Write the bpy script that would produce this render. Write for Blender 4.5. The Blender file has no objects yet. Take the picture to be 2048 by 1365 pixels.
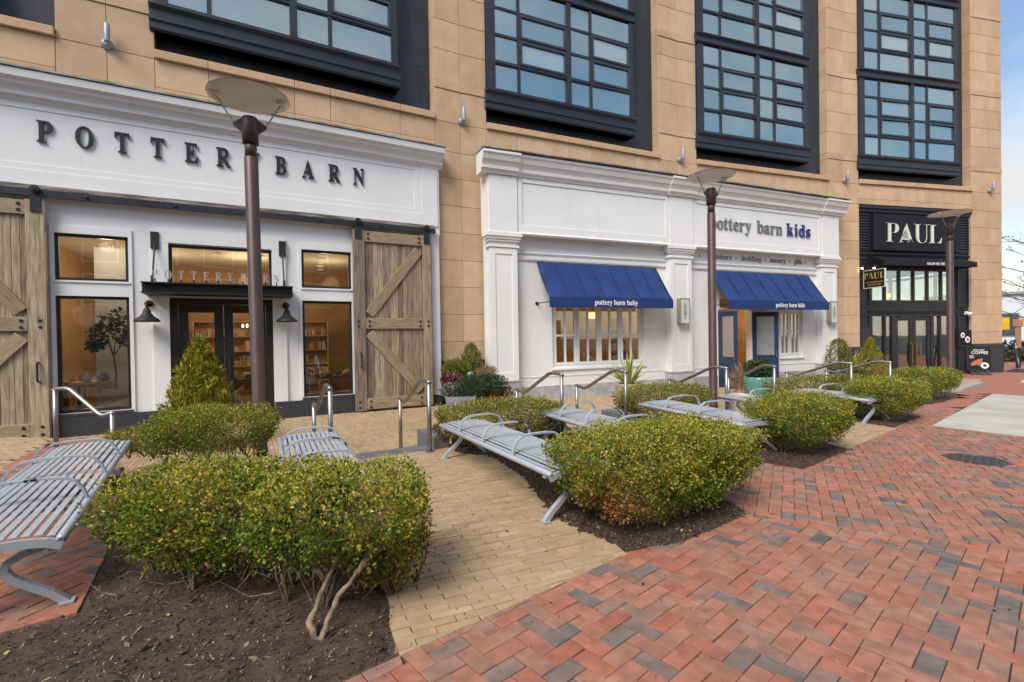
import bpy, math, random
import numpy as np
from mathutils import Vector, Matrix, noise
R = math.radians
random.seed(7); RNG = np.random.default_rng(7)
SC = bpy.context.scene
COL = SC.collection
# ------------------------------------------------------------------ camera, sky, sun, exposure
cam = bpy.data.cameras.new('camera'); cam.lens = 16.875; cam.sensor_width = 36; cam.clip_end = 2000; cam.clip_start = 0.05
co = bpy.data.objects.new('camera', cam); COL.objects.link(co); SC.camera = co
co.matrix_world = Matrix.Translation((0, 0, 1.55)) @ Matrix.Rotation(R(90 - 0.57), 4, 'X') @ Matrix.Rotation(R(-0.9), 4, 'Z')
SUN_EL, SUN_AZ = 48.0, 208.0        # degrees; azimuth clockwise from +Y, where the light comes from
w = bpy.data.worlds.new('World'); SC.world = w; w.use_nodes = True
nt = w.node_tree; nt.nodes.clear()
def wn(t, **k):
    n = nt.nodes.new(t)
    for a, b in k.items(): setattr(n, a, b)
    return n
sky = wn('ShaderNodeTexSky', sky_type='NISHITA', sun_disc=False); sky.sun_elevation = R(SUN_EL); sky.sun_rotation = R(SUN_AZ)
sky.air_density = 1.2; sky.dust_density = 0.2; sky.ozone_density = 1.5
bg1 = wn('ShaderNodeBackground'); bg1.inputs['Strength'].default_value = 0.065; nt.links.new(sky.outputs[0], bg1.inputs[0])
tc = wn('ShaderNodeTexCoord'); sep = wn('ShaderNodeSeparateXYZ'); nt.links.new(tc.outputs['Generated'], sep.inputs[0])
# cloud layer: directions projected on a flat sheet overhead
zz = wn('ShaderNodeMath', operation='MAXIMUM'); zz.inputs[1].default_value = 0.0; nt.links.new(sep.outputs[2], zz.inputs[0])
za = wn('ShaderNodeMath', operation='ADD'); za.inputs[1].default_value = 0.22; nt.links.new(zz.outputs[0], za.inputs[0])
dv = wn('ShaderNodeVectorMath', operation='DIVIDE'); cb = wn('ShaderNodeCombineXYZ')
for i in range(3): nt.links.new(za.outputs[0], cb.inputs[i])
nt.links.new(tc.outputs['Generated'], dv.inputs[0]); nt.links.new(cb.outputs[0], dv.inputs[1])
nz = wn('ShaderNodeTexNoise'); nz.inputs['Scale'].default_value = 1.25; nz.inputs['Detail'].default_value = 7; nz.inputs['Roughness'].default_value = 0.55
mpn = wn('ShaderNodeMapping'); mpn.inputs['Location'].default_value = (19.0, 9.9, 4.07); nt.links.new(dv.outputs[0], mpn.inputs[0]); nt.links.new(mpn.outputs[0], nz.inputs['Vector'])
rp = wn('ShaderNodeValToRGB'); rp.color_ramp.elements[0].position = 0.38; rp.color_ramp.elements[1].position = 0.64
nt.links.new(nz.outputs[0], rp.inputs[0])
bg2 = wn('ShaderNodeBackground'); bg2.inputs[0].default_value = (0.93, 0.935, 0.95, 1); bg2.inputs[1].default_value = 0.32
mx = wn('ShaderNodeMixShader'); nt.links.new(rp.outputs[0], mx.inputs[0]); nt.links.new(bg1.outputs[0], mx.inputs[1]); nt.links.new(bg2.outputs[0], mx.inputs[2])
wo = wn('ShaderNodeOutputWorld'); nt.links.new(mx.outputs[0], wo.inputs[0])
sl = bpy.data.lights.new('sun', 'SUN'); sl.energy = 1.5; sl.angle = R(30); sl.color = (1.0, 0.93, 0.84)
so = bpy.data.objects.new('sun', sl); COL.objects.link(so)
sd = Vector((math.sin(R(SUN_AZ)) * math.cos(R(SUN_EL)), math.cos(R(SUN_AZ)) * math.cos(R(SUN_EL)), math.sin(R(SUN_EL))))
so.rotation_euler = sd.to_track_quat('Z', 'Y').to_euler(); so.location = sd * 40
SC.view_settings.view_transform = 'Standard'; SC.view_settings.look = 'None'; SC.view_settings.exposure = 1.5; SC.view_settings.gamma = 1
SC.view_settings.use_curve_mapping = False
SC.cycles.max_bounces = 6; SC.cycles.transparent_max_bounces = 12; SC.cycles.caustics_reflective = False; SC.cycles.caustics_refractive = False
SC.cycles.use_denoising = True
# ------------------------------------------------------------------ materials
MATS = {}
def newmat(name):
    m = bpy.data.materials.new(name); m.use_nodes = True; n = m.node_tree.nodes; n.clear()
    MATS[name] = m
    return m, n, m.node_tree.links
def c4(c): return (c[0], c[1], c[2], 1)
def mk(name, c1, c2=None, ns=6.0, rough=0.6, metal=0.0, bump=0.0, bs=40.0, rnd=None, ramt=0.15, ramp=None, stretch=(1, 1, 1), spec=0.5, detail=5, trans=0.0, stain=None, ss=3.0, coat=0.0, pos=(0.35, 0.65), wst=()):
    """principled surface: two tones over noise, per-piece variation (rnd 'obj' or 'isl'), optional stain colour with its own patches, bump"""
    m, N, L = newmat(name)
    out = N.new('ShaderNodeOutputMaterial'); p = N.new('ShaderNodeBsdfPrincipled'); L.new(p.outputs[0], out.inputs[0])
    p.inputs['Roughness'].default_value = rough; p.inputs['Metallic'].default_value = metal; p.inputs['Specular IOR Level'].default_value = spec
    p.inputs['Coat Weight'].default_value = coat
    tc = N.new('ShaderNodeTexCoord'); mp = N.new('ShaderNodeMapping'); mp.inputs['Scale'].default_value = stretch
    L.new(tc.outputs['Object'], mp.inputs[0])
    rv = None
    if rnd == 'obj': rv = N.new('ShaderNodeObjectInfo').outputs['Random']
    elif rnd == 'isl': rv = N.new('ShaderNodeNewGeometry').outputs['Random Per Island']
    if rv is not None:                     # shift the pattern per piece
        cx = N.new('ShaderNodeCombineXYZ'); ml = N.new('ShaderNodeMath'); ml.operation = 'MULTIPLY'; ml.inputs[1].default_value = 37.0
        L.new(rv, ml.inputs[0]); [L.new(ml.outputs[0], cx.inputs[i]) for i in range(3)]
        ad = N.new('ShaderNodeVectorMath'); ad.operation = 'ADD'; L.new(mp.outputs[0], ad.inputs[0]); L.new(cx.outputs[0], ad.inputs[1]); vec = ad.outputs[0]
    else: vec = mp.outputs[0]
    nz = N.new('ShaderNodeTexNoise'); nz.inputs['Scale'].default_value = ns; nz.inputs['Detail'].default_value = detail; L.new(vec, nz.inputs['Vector'])
    rr = N.new('ShaderNodeValToRGB'); rr.color_ramp.elements[0].position = pos[0]; rr.color_ramp.elements[1].position = pos[1]
    c2 = c2 or c1
    L.new(nz.outputs[0], rr.inputs[0]); col = None
    if ramp:
        r2 = N.new('ShaderNodeValToRGB'); r2.color_ramp.interpolation = 'CONSTANT' if ramp[0] == 'C' else 'LINEAR'
        els = r2.color_ramp.elements; st = ramp[1]
        while len(els) < len(st): els.new(0.5)
        for e, (ps, cc) in zip(els, st): e.position = ps; e.color = c4(cc)
        L.new(rv, r2.inputs[0])
        rr.color_ramp.elements[0].color = (1 - ramt, 1 - ramt, 1 - ramt, 1); rr.color_ramp.elements[1].color = (1 + 0 * ramt, 1, 1, 1)
        mu = N.new('ShaderNodeMix'); mu.data_type = 'RGBA'; mu.blend_type = 'MULTIPLY'; mu.inputs[0].default_value = 1
        L.new(r2.outputs[0], mu.inputs[6]); L.new(rr.outputs[0], mu.inputs[7]); col = mu.outputs[2]
    else:
        rr.color_ramp.elements[0].color = c4(c1); rr.color_ramp.elements[1].color = c4(c2); col = rr.outputs[0]
        if rv is not None:
            mr = N.new('ShaderNodeMapRange'); mr.inputs[3].default_value = 1 - ramt; mr.inputs[4].default_value = 1 + ramt; L.new(rv, mr.inputs[0])
            mu = N.new('ShaderNodeVectorMath'); mu.operation = 'SCALE'; L.new(col, mu.inputs[0]); L.new(mr.outputs[0], mu.inputs['Scale']); col = mu.outputs[0]
    if stain:
        n2 = N.new('ShaderNodeTexNoise'); n2.inputs['Scale'].default_value = ss; n2.inputs['Detail'].default_value = 6; n2.inputs['Roughness'].default_value = 0.7; L.new(vec, n2.inputs['Vector'])
        r3 = N.new('ShaderNodeValToRGB'); r3.color_ramp.elements[0].position = stain[1]; r3.color_ramp.elements[1].position = stain[1] + stain[2]; L.new(n2.outputs[0], r3.inputs[0])
        ms = N.new('ShaderNodeMath'); ms.operation = 'MULTIPLY'; ms.inputs[1].default_value = stain[3]; L.new(r3.outputs[0], ms.inputs[0])
        mi = N.new('ShaderNodeMix'); mi.data_type = 'RGBA'; L.new(ms.outputs[0], mi.inputs[0]); L.new(col, mi.inputs[6]); mi.inputs[7].default_value = c4(stain[0]); col = mi.outputs[2]
    for (wc, wp, ww, wa, wsc, wstr) in wst:          # weathering with its own shape, laid over neighbouring pieces
        ge = N.new('ShaderNodeNewGeometry'); wm = N.new('ShaderNodeMapping'); wm.inputs['Scale'].default_value = wstr; L.new(ge.outputs['Position'], wm.inputs[0])
        n4 = N.new('ShaderNodeTexNoise'); n4.inputs['Scale'].default_value = wsc; n4.inputs['Detail'].default_value = 6; n4.inputs['Roughness'].default_value = 0.62; L.new(wm.outputs[0], n4.inputs['Vector'])
        r4 = N.new('ShaderNodeValToRGB'); r4.color_ramp.elements[0].position = wp; r4.color_ramp.elements[1].position = wp + ww; L.new(n4.outputs[0], r4.inputs[0])
        m4 = N.new('ShaderNodeMath'); m4.operation = 'MULTIPLY'; m4.inputs[1].default_value = wa; L.new(r4.outputs[0], m4.inputs[0])
        i4 = N.new('ShaderNodeMix'); i4.data_type = 'RGBA'; L.new(m4.outputs[0], i4.inputs[0]); L.new(col, i4.inputs[6]); i4.inputs[7].default_value = c4(wc); col = i4.outputs[2]
    L.new(col, p.inputs['Base Color'])
    if bump:
        nb = N.new('ShaderNodeTexNoise'); nb.inputs['Scale'].default_value = bs; nb.inputs['Detail'].default_value = 4; L.new(vec, nb.inputs['Vector'])
        b = N.new('ShaderNodeBump'); b.inputs['Strength'].default_value = bump; b.inputs['Distance'].default_value = 0.01; L.new(nb.outputs[0], b.inputs['Height']); L.new(b.outputs[0], p.inputs['Normal'])
    if trans:
        t = N.new('ShaderNodeBsdfTranslucent'); L.new(col, t.inputs[0]); mx = N.new('ShaderNodeMixShader'); mx.inputs[0].default_value = trans
        L.new(p.outputs[0], mx.inputs[1]); L.new(t.outputs[0], mx.inputs[2]); L.new(mx.outputs[0], out.inputs[0])
    return m
def emit(name, c, s):
    m, N, L = newmat(name); o = N.new('ShaderNodeOutputMaterial'); e = N.new('ShaderNodeEmission'); e.inputs[0].default_value = c4(c); e.inputs[1].default_value = s; L.new(e.outputs[0], o.inputs[0]); return m
def glass(name, tint, rc, lo, hi, body=None):
    """pane: see-through (or dark coated body) plus mirror reflection growing at grazing angles"""
    m, N, L = newmat(name); o = N.new('ShaderNodeOutputMaterial')
    if body:
        t = N.new('ShaderNodeBsdfPrincipled'); t.inputs['Roughness'].default_value = 0.25; tc = N.new('ShaderNodeTexCoord'); nz = N.new('ShaderNodeTexNoise'); nz.inputs['Scale'].default_value = 1.6; nz.inputs['Detail'].default_value = 4
        oi = N.new('ShaderNodeObjectInfo'); oa = N.new('ShaderNodeVectorMath'); oa.operation = 'ADD'; L.new(tc.outputs['Object'], oa.inputs[0]); L.new(oi.outputs['Random'], oa.inputs[1]); L.new(oa.outputs[0], nz.inputs['Vector']); mi = N.new('ShaderNodeMix'); mi.data_type = 'RGBA'; L.new(nz.outputs[0], mi.inputs[0]); mi.inputs[6].default_value = c4(body[0]); mi.inputs[7].default_value = c4(body[1]); bb = N.new('ShaderNodeValToRGB'); bb.color_ramp.elements[0].position = 0.62; bb.color_ramp.elements[1].position = 1.0; L.new(oi.outputs['Random'], bb.inputs[0]); bm = N.new('ShaderNodeMix'); bm.data_type = 'RGBA'; L.new(bb.outputs[0], bm.inputs[0]); L.new(mi.outputs[2], bm.inputs[6]); bm.inputs[7].default_value = (0.30, 0.36, 0.35, 1); L.new(bm.outputs[2], t.inputs[0])
    else:
        t = N.new('ShaderNodeBsdfTransparent'); t.inputs[0].default_value = c4(tint)
    g = N.new('ShaderNodeBsdfGlossy'); g.inputs['Roughness'].default_value = 0.0; g.inputs[0].default_value = c4(rc)
    tc2 = N.new('ShaderNodeTexCoord'); nb = N.new('ShaderNodeTexNoise'); nb.inputs['Scale'].default_value = 0.7; nb.inputs['Detail'].default_value = 1; L.new(tc2.outputs['Object'], nb.inputs['Vector'])
    b = N.new('ShaderNodeBump'); b.inputs['Strength'].default_value = 0.12; b.inputs['Distance'].default_value = 0.02; L.new(nb.outputs[0], b.inputs['Height']); L.new(b.outputs[0], g.inputs['Normal'])
    lw = N.new('ShaderNodeLayerWeight'); lw.inputs[0].default_value = 0.35; mr = N.new('ShaderNodeMapRange'); mr.inputs[3].default_value = lo; mr.inputs[4].default_value = hi; L.new(lw.outputs['Fresnel'], mr.inputs[0])
    x = N.new('ShaderNodeMixShader'); L.new(mr.outputs[0], x.inputs[0]); L.new(t.outputs[0], x.inputs[1]); L.new(g.outputs[0], x.inputs[2]); L.new(x.outputs[0], o.inputs[0])
    return m
RED = ('L', [(0.0, (0.41, 0.14, 0.085)), (0.16, (0.40, 0.165, 0.11)), (0.34, (0.39, 0.175, 0.12)), (0.46, (0.33, 0.185, 0.14)), (0.56, (0.41, 0.175, 0.115)), (0.70, (0.44, 0.185, 0.12)), (0.81, (0.29, 0.175, 0.135)), (0.91, (0.23, 0.165, 0.135)), (0.97, (0.185, 0.15, 0.135)), (1.0, (0.14, 0.128, 0.122))])
YEL = ('L', [(0.0, (0.40, 0.275, 0.15)), (0.3, (0.46, 0.325, 0.185)), (0.6, (0.42, 0.295, 0.18)), (0.85, (0.49, 0.355, 0.22)), (1.0, (0.36, 0.25, 0.15))])
for sfx, rn in (('', 'obj'), ('_mass', 'isl')):
    mk('red_brick' + sfx, (1, 1, 1), ns=9, rough=0.82, bump=0.5, bs=190, rnd=rn, ramp=RED, ramt=0.34, stain=((0.42, 0.33, 0.28), 0.58, 0.2, 0.4), ss=7, wst=[((0.22, 0.125, 0.09), 0.52, 0.22, 0.5, 1.4, (1, 1, 1)), ((0.50, 0.38, 0.31), 0.60, 0.12, 0.35, 2.6, (1, 1, 1)), ((0.62, 0.58, 0.54), 0.715, 0.02, 0.75, 7.0, (1, 1, 1)), ((0.06, 0.05, 0.045), 0.70, 0.03, 0.7, 11.0, (1, 1, 1))])
    mk('yellow_brick' + sfx, (1, 1, 1), ns=7, rough=0.84, bump=0.5, bs=190, rnd=rn, ramp=YEL, ramt=0.20, stain=((0.22, 0.15, 0.08), 0.60, 0.2, 0.45), ss=4, wst=[((0.27, 0.185, 0.11), 0.54, 0.22, 0.45, 1.1, (1, 1, 1)), ((0.07, 0.05, 0.035), 0.73, 0.03, 0.6, 8.0, (1, 1, 1))])
mk('joint_sand', (0.05, 0.038, 0.028), (0.09, 0.07, 0.05), ns=30, rough=0.95)
mk('stone', (0.51, 0.345, 0.215), (0.56, 0.39, 0.25), ns=2.5, rough=0.82, bump=0.2, bs=90, rnd='obj', ramt=0.09, wst=[((0.38, 0.23, 0.125), 0.50, 0.25, 0.5, 1.0, (1.5, 1.5, 0.35)), ((0.22, 0.14, 0.085), 0.64, 0.12, 0.3, 2.2, (2, 2, 0.3))], stain=((0.37, 0.23, 0.13), 0.54, 0.28, 0.4), ss=1.1)
mk('stone_joint', (0.12, 0.08, 0.05), rough=0.9)
mk('stone_sill', (0.54, 0.36, 0.22), (0.48, 0.31, 0.18), ns=1.5, rough=0.8, bump=0.1, rnd='obj', ramt=0.06, stain=((0.16, 0.10, 0.06), 0.62, 0.2, 0.5), ss=2)
mk('dark_cladding', (0.018, 0.022, 0.030), (0.030, 0.036, 0.048), ns=2.2, rough=0.5, bump=0.03, stretch=(3, 3, 0.5))
mk('dark_metal', (0.022, 0.028, 0.040), (0.030, 0.037, 0.052), ns=3, rough=0.42, metal=0.2)
mk('sash_metal', (0.035, 0.045, 0.060), (0.045, 0.055, 0.07), ns=3, rough=0.4, metal=0.2)
mk('dark_plinth', (0.030, 0.030, 0.036), (0.042, 0.042, 0.05), ns=20, rough=0.7, bump=0.05)
mk('white_paint', (0.75, 0.755, 0.765), (0.79, 0.795, 0.80), ns=1.2, rough=0.6, bump=0.03, bs=30, wst=[((0.55, 0.53, 0.49), 0.56, 0.2, 0.22, 1.6, (2.5, 2.5, 0.22)), ((0.42, 0.39, 0.34), 0.68, 0.08, 0.22, 4.0, (3, 3, 0.5))], stain=((0.55, 0.52, 0.47), 0.66, 0.2, 0.35), ss=1.3)
mk('cream_paint', (0.75, 0.75, 0.745), (0.79, 0.79, 0.785), ns=1.5, rough=0.6, bump=0.03, bs=30, wst=[((0.55, 0.53, 0.49), 0.56, 0.2, 0.22, 1.6, (2.5, 2.5, 0.22)), ((0.42, 0.39, 0.34), 0.68, 0.08, 0.22, 4.0, (3, 3, 0.5))], stain=((0.5, 0.47, 0.42), 0.64, 0.2, 0.4), ss=1.6)
mk('flashing', (0.20, 0.17, 0.12), (0.42, 0.40, 0.36), ns=2.5, rough=0.8)
mk('black_frame', (0.012, 0.012, 0.014), (0.02, 0.02, 0.022), ns=5, rough=0.45)
mk('black_paint', (0.008, 0.009, 0.012), (0.015, 0.016, 0.02), ns=3, rough=0.5)
mk('navy_paint', (0.010, 0.028, 0.075), (0.014, 0.036, 0.09), ns=3, rough=0.4)
mk('steel', (0.30, 0.28, 0.26), (0.40, 0.38, 0.36), ns=12, rough=0.45, metal=1.0, stretch=(1, 1, 8))
mk('cast_iron', (0.05, 0.052, 0.058), (0.085, 0.085, 0.09), ns=14, rough=0.5, metal=0.4)
mk('iron', (0.016, 0.017, 0.020), (0.035, 0.03, 0.028), ns=14, rough=0.6, metal=0.3)
mk('track_iron', (0.018, 0.024, 0.036), (0.035, 0.04, 0.05), ns=4, rough=0.5, metal=0.3, stain=((0.10, 0.075, 0.055), 0.62, 0.15, 0.4), ss=2.5)
mk('track_wood', (0.08, 0.06, 0.05), (0.36, 0.32, 0.27), ns=2.0, rough=0.8, stretch=(1, 1, 7))
WOOD = ('L', [(0.0, (0.40, 0.29, 0.18)), (0.25, (0.52, 0.41, 0.27)), (0.5, (0.31, 0.215, 0.15)), (0.7, (0.60, 0.50, 0.34)), (0.85, (0.26, 0.185, 0.145)), (1.0, (0.43, 0.325, 0.215))])
mk('barn_wood', (1, 1, 1), ns=5, rough=0.82, bump=0.35, bs=24, rnd='obj', ramp=WOOD, ramt=0.62, stretch=(6, 6, 0.5), stain=((0.11, 0.085, 0.07), 0.56, 0.2, 0.7), ss=2.2, pos=(0.28, 0.66))
mk('barn_wood_flat', (1, 1, 1), ns=5, rough=0.82, bump=0.35, bs=24, rnd='obj', ramp=('L', [(0, (0.42, 0.315, 0.20)), (0.5, (0.35, 0.255, 0.16)), (1, (0.46, 0.355, 0.23))]), ramt=0.5, stretch=(0.8, 9, 9), stain=((0.12, 0.09, 0.07), 0.6, 0.2, 0.55), ss=2.0, pos=(0.28, 0.66))
mk('bench_paint', (0.37, 0.405, 0.45), (0.43, 0.465, 0.51), ns=5, rough=0.36, metal=0.15, bump=0.04, bs=120, stain=((0.12, 0.12, 0.13), 0.66, 0.05, 0.6), ss=9, wst=[((0.24, 0.26, 0.29), 0.54, 0.2, 0.45, 5.0, (1, 1, 1))])
mk('bench_worn', (0.36, 0.395, 0.44), (0.42, 0.455, 0.50), ns=3, rough=0.4, metal=0.1, stain=((0.012, 0.012, 0.014), 0.585, 0.015, 1.0), ss=4.5)
mk('lamp_brown', (0.060, 0.034, 0.032), (0.085, 0.050, 0.046), ns=3, rough=0.45, metal=0.1, stain=((0.13, 0.10, 0.09), 0.68, 0.1, 0.4), ss=6)
mk('lamp_disc', (0.78, 0.77, 0.72), (0.84, 0.83, 0.78), ns=3, rough=0.5, stain=((0.25, 0.2, 0.15), 0.70, 0.08, 0.5), ss=9)
mk('slate', (0.10, 0.105, 0.12), (0.15, 0.155, 0.17), ns=8, rough=0.65, bump=0.08)
mk('concrete', (0.38, 0.365, 0.325), (0.47, 0.455, 0.41), wst=[((0.27, 0.25, 0.22), 0.52, 0.2, 0.5, 0.8, (1, 1, 1)), ((0.12, 0.11, 0.10), 0.69, 0.03, 0.6, 5.0, (1, 1, 1))], ns=1.3, rough=0.9, bump=0.08, bs=90, rnd='obj', ramt=0.05, stain=((0.28, 0.26, 0.23), 0.62, 0.12, 0.4), ss=2.2)
mk('curb_stone', (0.30, 0.30, 0.30), (0.38, 0.38, 0.37), ns=9, rough=0.8, bump=0.08)
mk('plinth_stone', (0.34, 0.34, 0.34), (0.46, 0.46, 0.455), ns=5, rough=0.6, bump=0.05, rnd='obj', ramt=0.12, stain=((0.6, 0.6, 0.58), 0.62, 0.12, 0.6), ss=4)
mk('mulch', (0.026, 0.015, 0.009), (0.075, 0.044, 0.027), ns=22, rough=0.95, bump=0.9, bs=70, stain=((0.13, 0.10, 0.07), 0.66, 0.1, 0.5), ss=9)
mk('soil', (0.038, 0.022, 0.014), (0.085, 0.052, 0.033), ns=9, rough=0.95, bump=0.8, bs=60, stain=((0.22, 0.18, 0.14), 0.62, 0.15, 0.5), ss=4)
mk('bark_chip', (0.06, 0.035, 0.022), (0.10, 0.06, 0.04), ns=20, rough=0.9, rnd='isl', ramp=('L', [(0, (0.025, 0.015, 0.010)), (0.5, (0.07, 0.042, 0.027)), (0.8, (0.15, 0.10, 0.065)), (0.93, (0.30, 0.23, 0.14)), (1, (0.42, 0.34, 0.22))]), ramt=0.3)
LEAF = ('L', [(0.0, (0.020, 0.055, 0.008)), (0.3, (0.050, 0.125, 0.014)), (0.6, (0.105, 0.215, 0.024)), (0.82, (0.20, 0.29, 0.035)), (0.93, (0.30, 0.32, 0.05)), (1.0, (0.40, 0.33, 0.08))])
mk('hedge_leaf', (1, 1, 1), ns=8, rough=0.5, rnd='isl', ramp=LEAF, ramt=0.2, wst=[((0.36, 0.36, 0.035), 0.44, 0.22, 0.6, 4.5, (1, 1, 1)), ((0.028, 0.07, 0.010), 0.58, 0.16, 0.5, 7.0, (1, 1, 1))], trans=0.3, spec=0.25)
mk('hedge_leaf_olive', (1, 1, 1), ns=8, rough=0.45, rnd='isl', ramp=('L', [(0.0, (0.06, 0.095, 0.014)), (0.4, (0.15, 0.18, 0.028)), (0.75, (0.26, 0.25, 0.045)), (0.9, (0.36, 0.28, 0.08)), (1.0, (0.30, 0.18, 0.09))]), ramt=0.2, trans=0.25, spec=0.4)
mk('tip_leaf', (1, 1, 1), ns=8, rough=0.45, rnd='isl', ramp=('L', [(0.0, (0.28, 0.30, 0.03)), (0.5, (0.50, 0.42, 0.045)), (0.85, (0.66, 0.50, 0.09)), (1.0, (0.70, 0.52, 0.18))]), ramt=0.15, trans=0.3, spec=0.35)
mk('dead_leaf', (1, 1, 1), ns=8, rough=0.7, rnd='isl', ramp=('L', [(0.0, (0.16, 0.07, 0.02)), (0.5, (0.34, 0.15, 0.035)), (1.0, (0.46, 0.25, 0.08))]), ramt=0.2, trans=0.2)
mk('twig', (0.11, 0.075, 0.05), (0.20, 0.145, 0.10), ns=12, rough=0.9, bump=0.3, bs=60)
mk('pale_twig', (0.12, 0.08, 0.05), (0.30, 0.225, 0.15), ns=22, rough=0.9, bump=0.3, bs=60)
mk('fallen_leaf', (1, 1, 1), ns=8, rough=0.7, rnd='isl', ramp=('L', [(0.0, (0.30, 0.16, 0.05)), (0.5, (0.48, 0.36, 0.10)), (1.0, (0.55, 0.46, 0.26))]), ramt=0.2)
mk('thuja_leaf', (1, 1, 1), ns=6, rough=0.55, rnd='isl', ramp=('L', [(0.0, (0.07, 0.10, 0.008)), (0.35, (0.22, 0.24, 0.014)), (0.7, (0.44, 0.38, 0.025)), (1.0, (0.62, 0.48, 0.05))]), ramt=0.2, trans=0.3)
mk('conifer_leaf', (1, 1, 1), ns=6, rough=0.55, rnd='isl', ramp=('L', [(0.0, (0.06, 0.09, 0.012)), (0.5, (0.17, 0.20, 0.02)), (1.0, (0.34, 0.32, 0.05))]), ramt=0.2, trans=0.25)
mk('green_leaf', (1, 1, 1), ns=6, rough=0.5, rnd='isl', ramp=('L', [(0.0, (0.02, 0.045, 0.012)), (0.6, (0.05, 0.095, 0.03)), (1.0, (0.10, 0.15, 0.06))]), ramt=0.2, trans=0.25)
mk('grey_leaf', (1, 1, 1), ns=6, rough=0.5, rnd='isl', ramp=('L', [(0.0, (0.10, 0.13, 0.10)), (0.6, (0.20, 0.23, 0.18)), (1.0, (0.36, 0.30, 0.24))]), ramt=0.2, trans=0.2)
mk('plum_leaf', (1, 1, 1), ns=6, rough=0.5, rnd='isl', ramp=('L', [(0.0, (0.08, 0.015, 0.03)), (0.6, (0.20, 0.05, 0.07)), (1.0, (0.32, 0.12, 0.12))]), ramt=0.2, trans=0.2)
mk('straw_leaf', (1, 1, 1), ns=6, rough=0.7, rnd='isl', ramp=('L', [(0.0, (0.26, 0.15, 0.06)), (0.6, (0.46, 0.30, 0.14)), (1.0, (0.55, 0.42, 0.24))]), ramt=0.2, trans=0.3)
mk('yucca_edge', (0.50, 0.52, 0.10), (0.58, 0.56, 0.17), ns=4, rough=0.5, trans=0.2)
mk('yucca_mid', (0.10, 0.20, 0.05), (0.16, 0.26, 0.07), ns=4, rough=0.5, trans=0.2)
mk('terracotta', (0.42, 0.11, 0.035), (0.50, 0.15, 0.05), ns=4, rough=0.55)
mk('zinc', (0.24, 0.26, 0.31), (0.38, 0.40, 0.45), ns=3, rough=0.5, metal=0.3)
mk('black_pot', (0.03, 0.03, 0.032), (0.05, 0.05, 0.05), ns=3, rough=0.5)
mk('cream_glaze', (0.46, 0.40, 0.22), (0.54, 0.48, 0.29), ns=3, rough=0.35, coat=0.3)
mk('teal_glaze', (0.05, 0.19, 0.165), (0.13, 0.33, 0.29), ns=4, rough=0.3, coat=0.3, stretch=(6, 6, 1), stain=((0.30, 0.26, 0.16), 0.60, 0.12, 0.7), ss=5)
mk('blue_glaze', (0.010, 0.028, 0.15), (0.02, 0.05, 0.22), ns=4, rough=0.25, coat=0.4)
mk('pale_glaze', (0.5, 0.5, 0.46), (0.58, 0.58, 0.52), ns=4, rough=0.4)
mk('awning_cloth', (0.006, 0.028, 0.125), (0.010, 0.038, 0.16), ns=2.5, rough=0.85, bump=0.05, bs=300, stain=((0.030, 0.055, 0.18), 0.58, 0.25, 0.6), ss=1.5)
mk('white_print', (0.80, 0.80, 0.80), rough=0.6)
mk('grey_letter', (0.15, 0.155, 0.15), (0.20, 0.205, 0.20), ns=5, rough=0.4, metal=0.3)
mk('blue_letter', (0.012, 0.022, 0.14), (0.02, 0.03, 0.18), ns=5, rough=0.4)
mk('black_letter', (0.010, 0.011, 0.015), (0.02, 0.02, 0.024), ns=5, rough=0.45)
mk('silver_letter', (0.50, 0.50, 0.50), (0.62, 0.62, 0.62), ns=5, rough=0.35, metal=0.6)
mk('sign_black', (0.006, 0.007, 0.011), (0.009, 0.010, 0.015), ns=2, rough=0.6, spec=0.3)
mk('pale_letter', (0.62, 0.66, 0.56), (0.68, 0.71, 0.62), ns=4, rough=0.5)
mk('gold_letter', (0.55, 0.42, 0.14), (0.66, 0.52, 0.2), ns=4, rough=0.35, metal=0.5)
mk('brass', (0.60, 0.42, 0.12), (0.70, 0.50, 0.16), ns=6, rough=0.25, metal=1.0)
mk('asphalt', (0.045, 0.046, 0.05), (0.065, 0.066, 0.07), ns=20, rough=0.95)
mk('lantern_glass', (0.50, 0.53, 0.47), (0.60, 0.62, 0.56), ns=3, rough=0.4)
mk('lantern_metal', (0.30, 0.28, 0.23), (0.40, 0.38, 0.32), ns=6, rough=0.4, metal=0.5)
glass('shop_glass', (0.95, 0.96, 0.95), (1, 1, 1), 0.07, 0.6)
glass('bay_glass', None, (0.74, 0.84, 0.84), 0.40, 0.92, body=((0.03, 0.075, 0.08), (0.13, 0.21, 0.21)))
# interiors
mk('room_wall', (0.30, 0.19, 0.095), (0.38, 0.25, 0.13), ns=1.5, rough=0.8)
mk('room_white', (0.62, 0.60, 0.54), (0.66, 0.64, 0.58), ns=2, rough=0.7)
mk('room_floor', (0.12, 0.07, 0.04), (0.2, 0.12, 0.07), ns=3, rough=0.45, stretch=(1, 8, 1))
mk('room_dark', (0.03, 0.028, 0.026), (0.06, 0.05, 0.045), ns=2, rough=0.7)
mk('shelf_wood', (0.42, 0.25, 0.10), (0.52, 0.32, 0.14), ns=3, rough=0.5)
mk('dark_wood', (0.05, 0.03, 0.02), (0.09, 0.055, 0.035), ns=4, rough=0.4)
mk('goods_mix', (1, 1, 1), ns=6, rough=0.6, rnd='obj', ramp=('L', [(0, (0.5, 0.42, 0.3)), (0.2, (0.20, 0.13, 0.09)), (0.4, (0.55, 0.50, 0.44)), (0.6, (0.14, 0.17, 0.22)), (0.8, (0.5, 0.25, 0.10)), (1, (0.60, 0.52, 0.36))]), ramt=0.2)
mk('basket', (0.34, 0.27, 0.19), (0.44, 0.37, 0.28), ns=20, rough=0.8, bump=0.4, bs=60)
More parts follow.
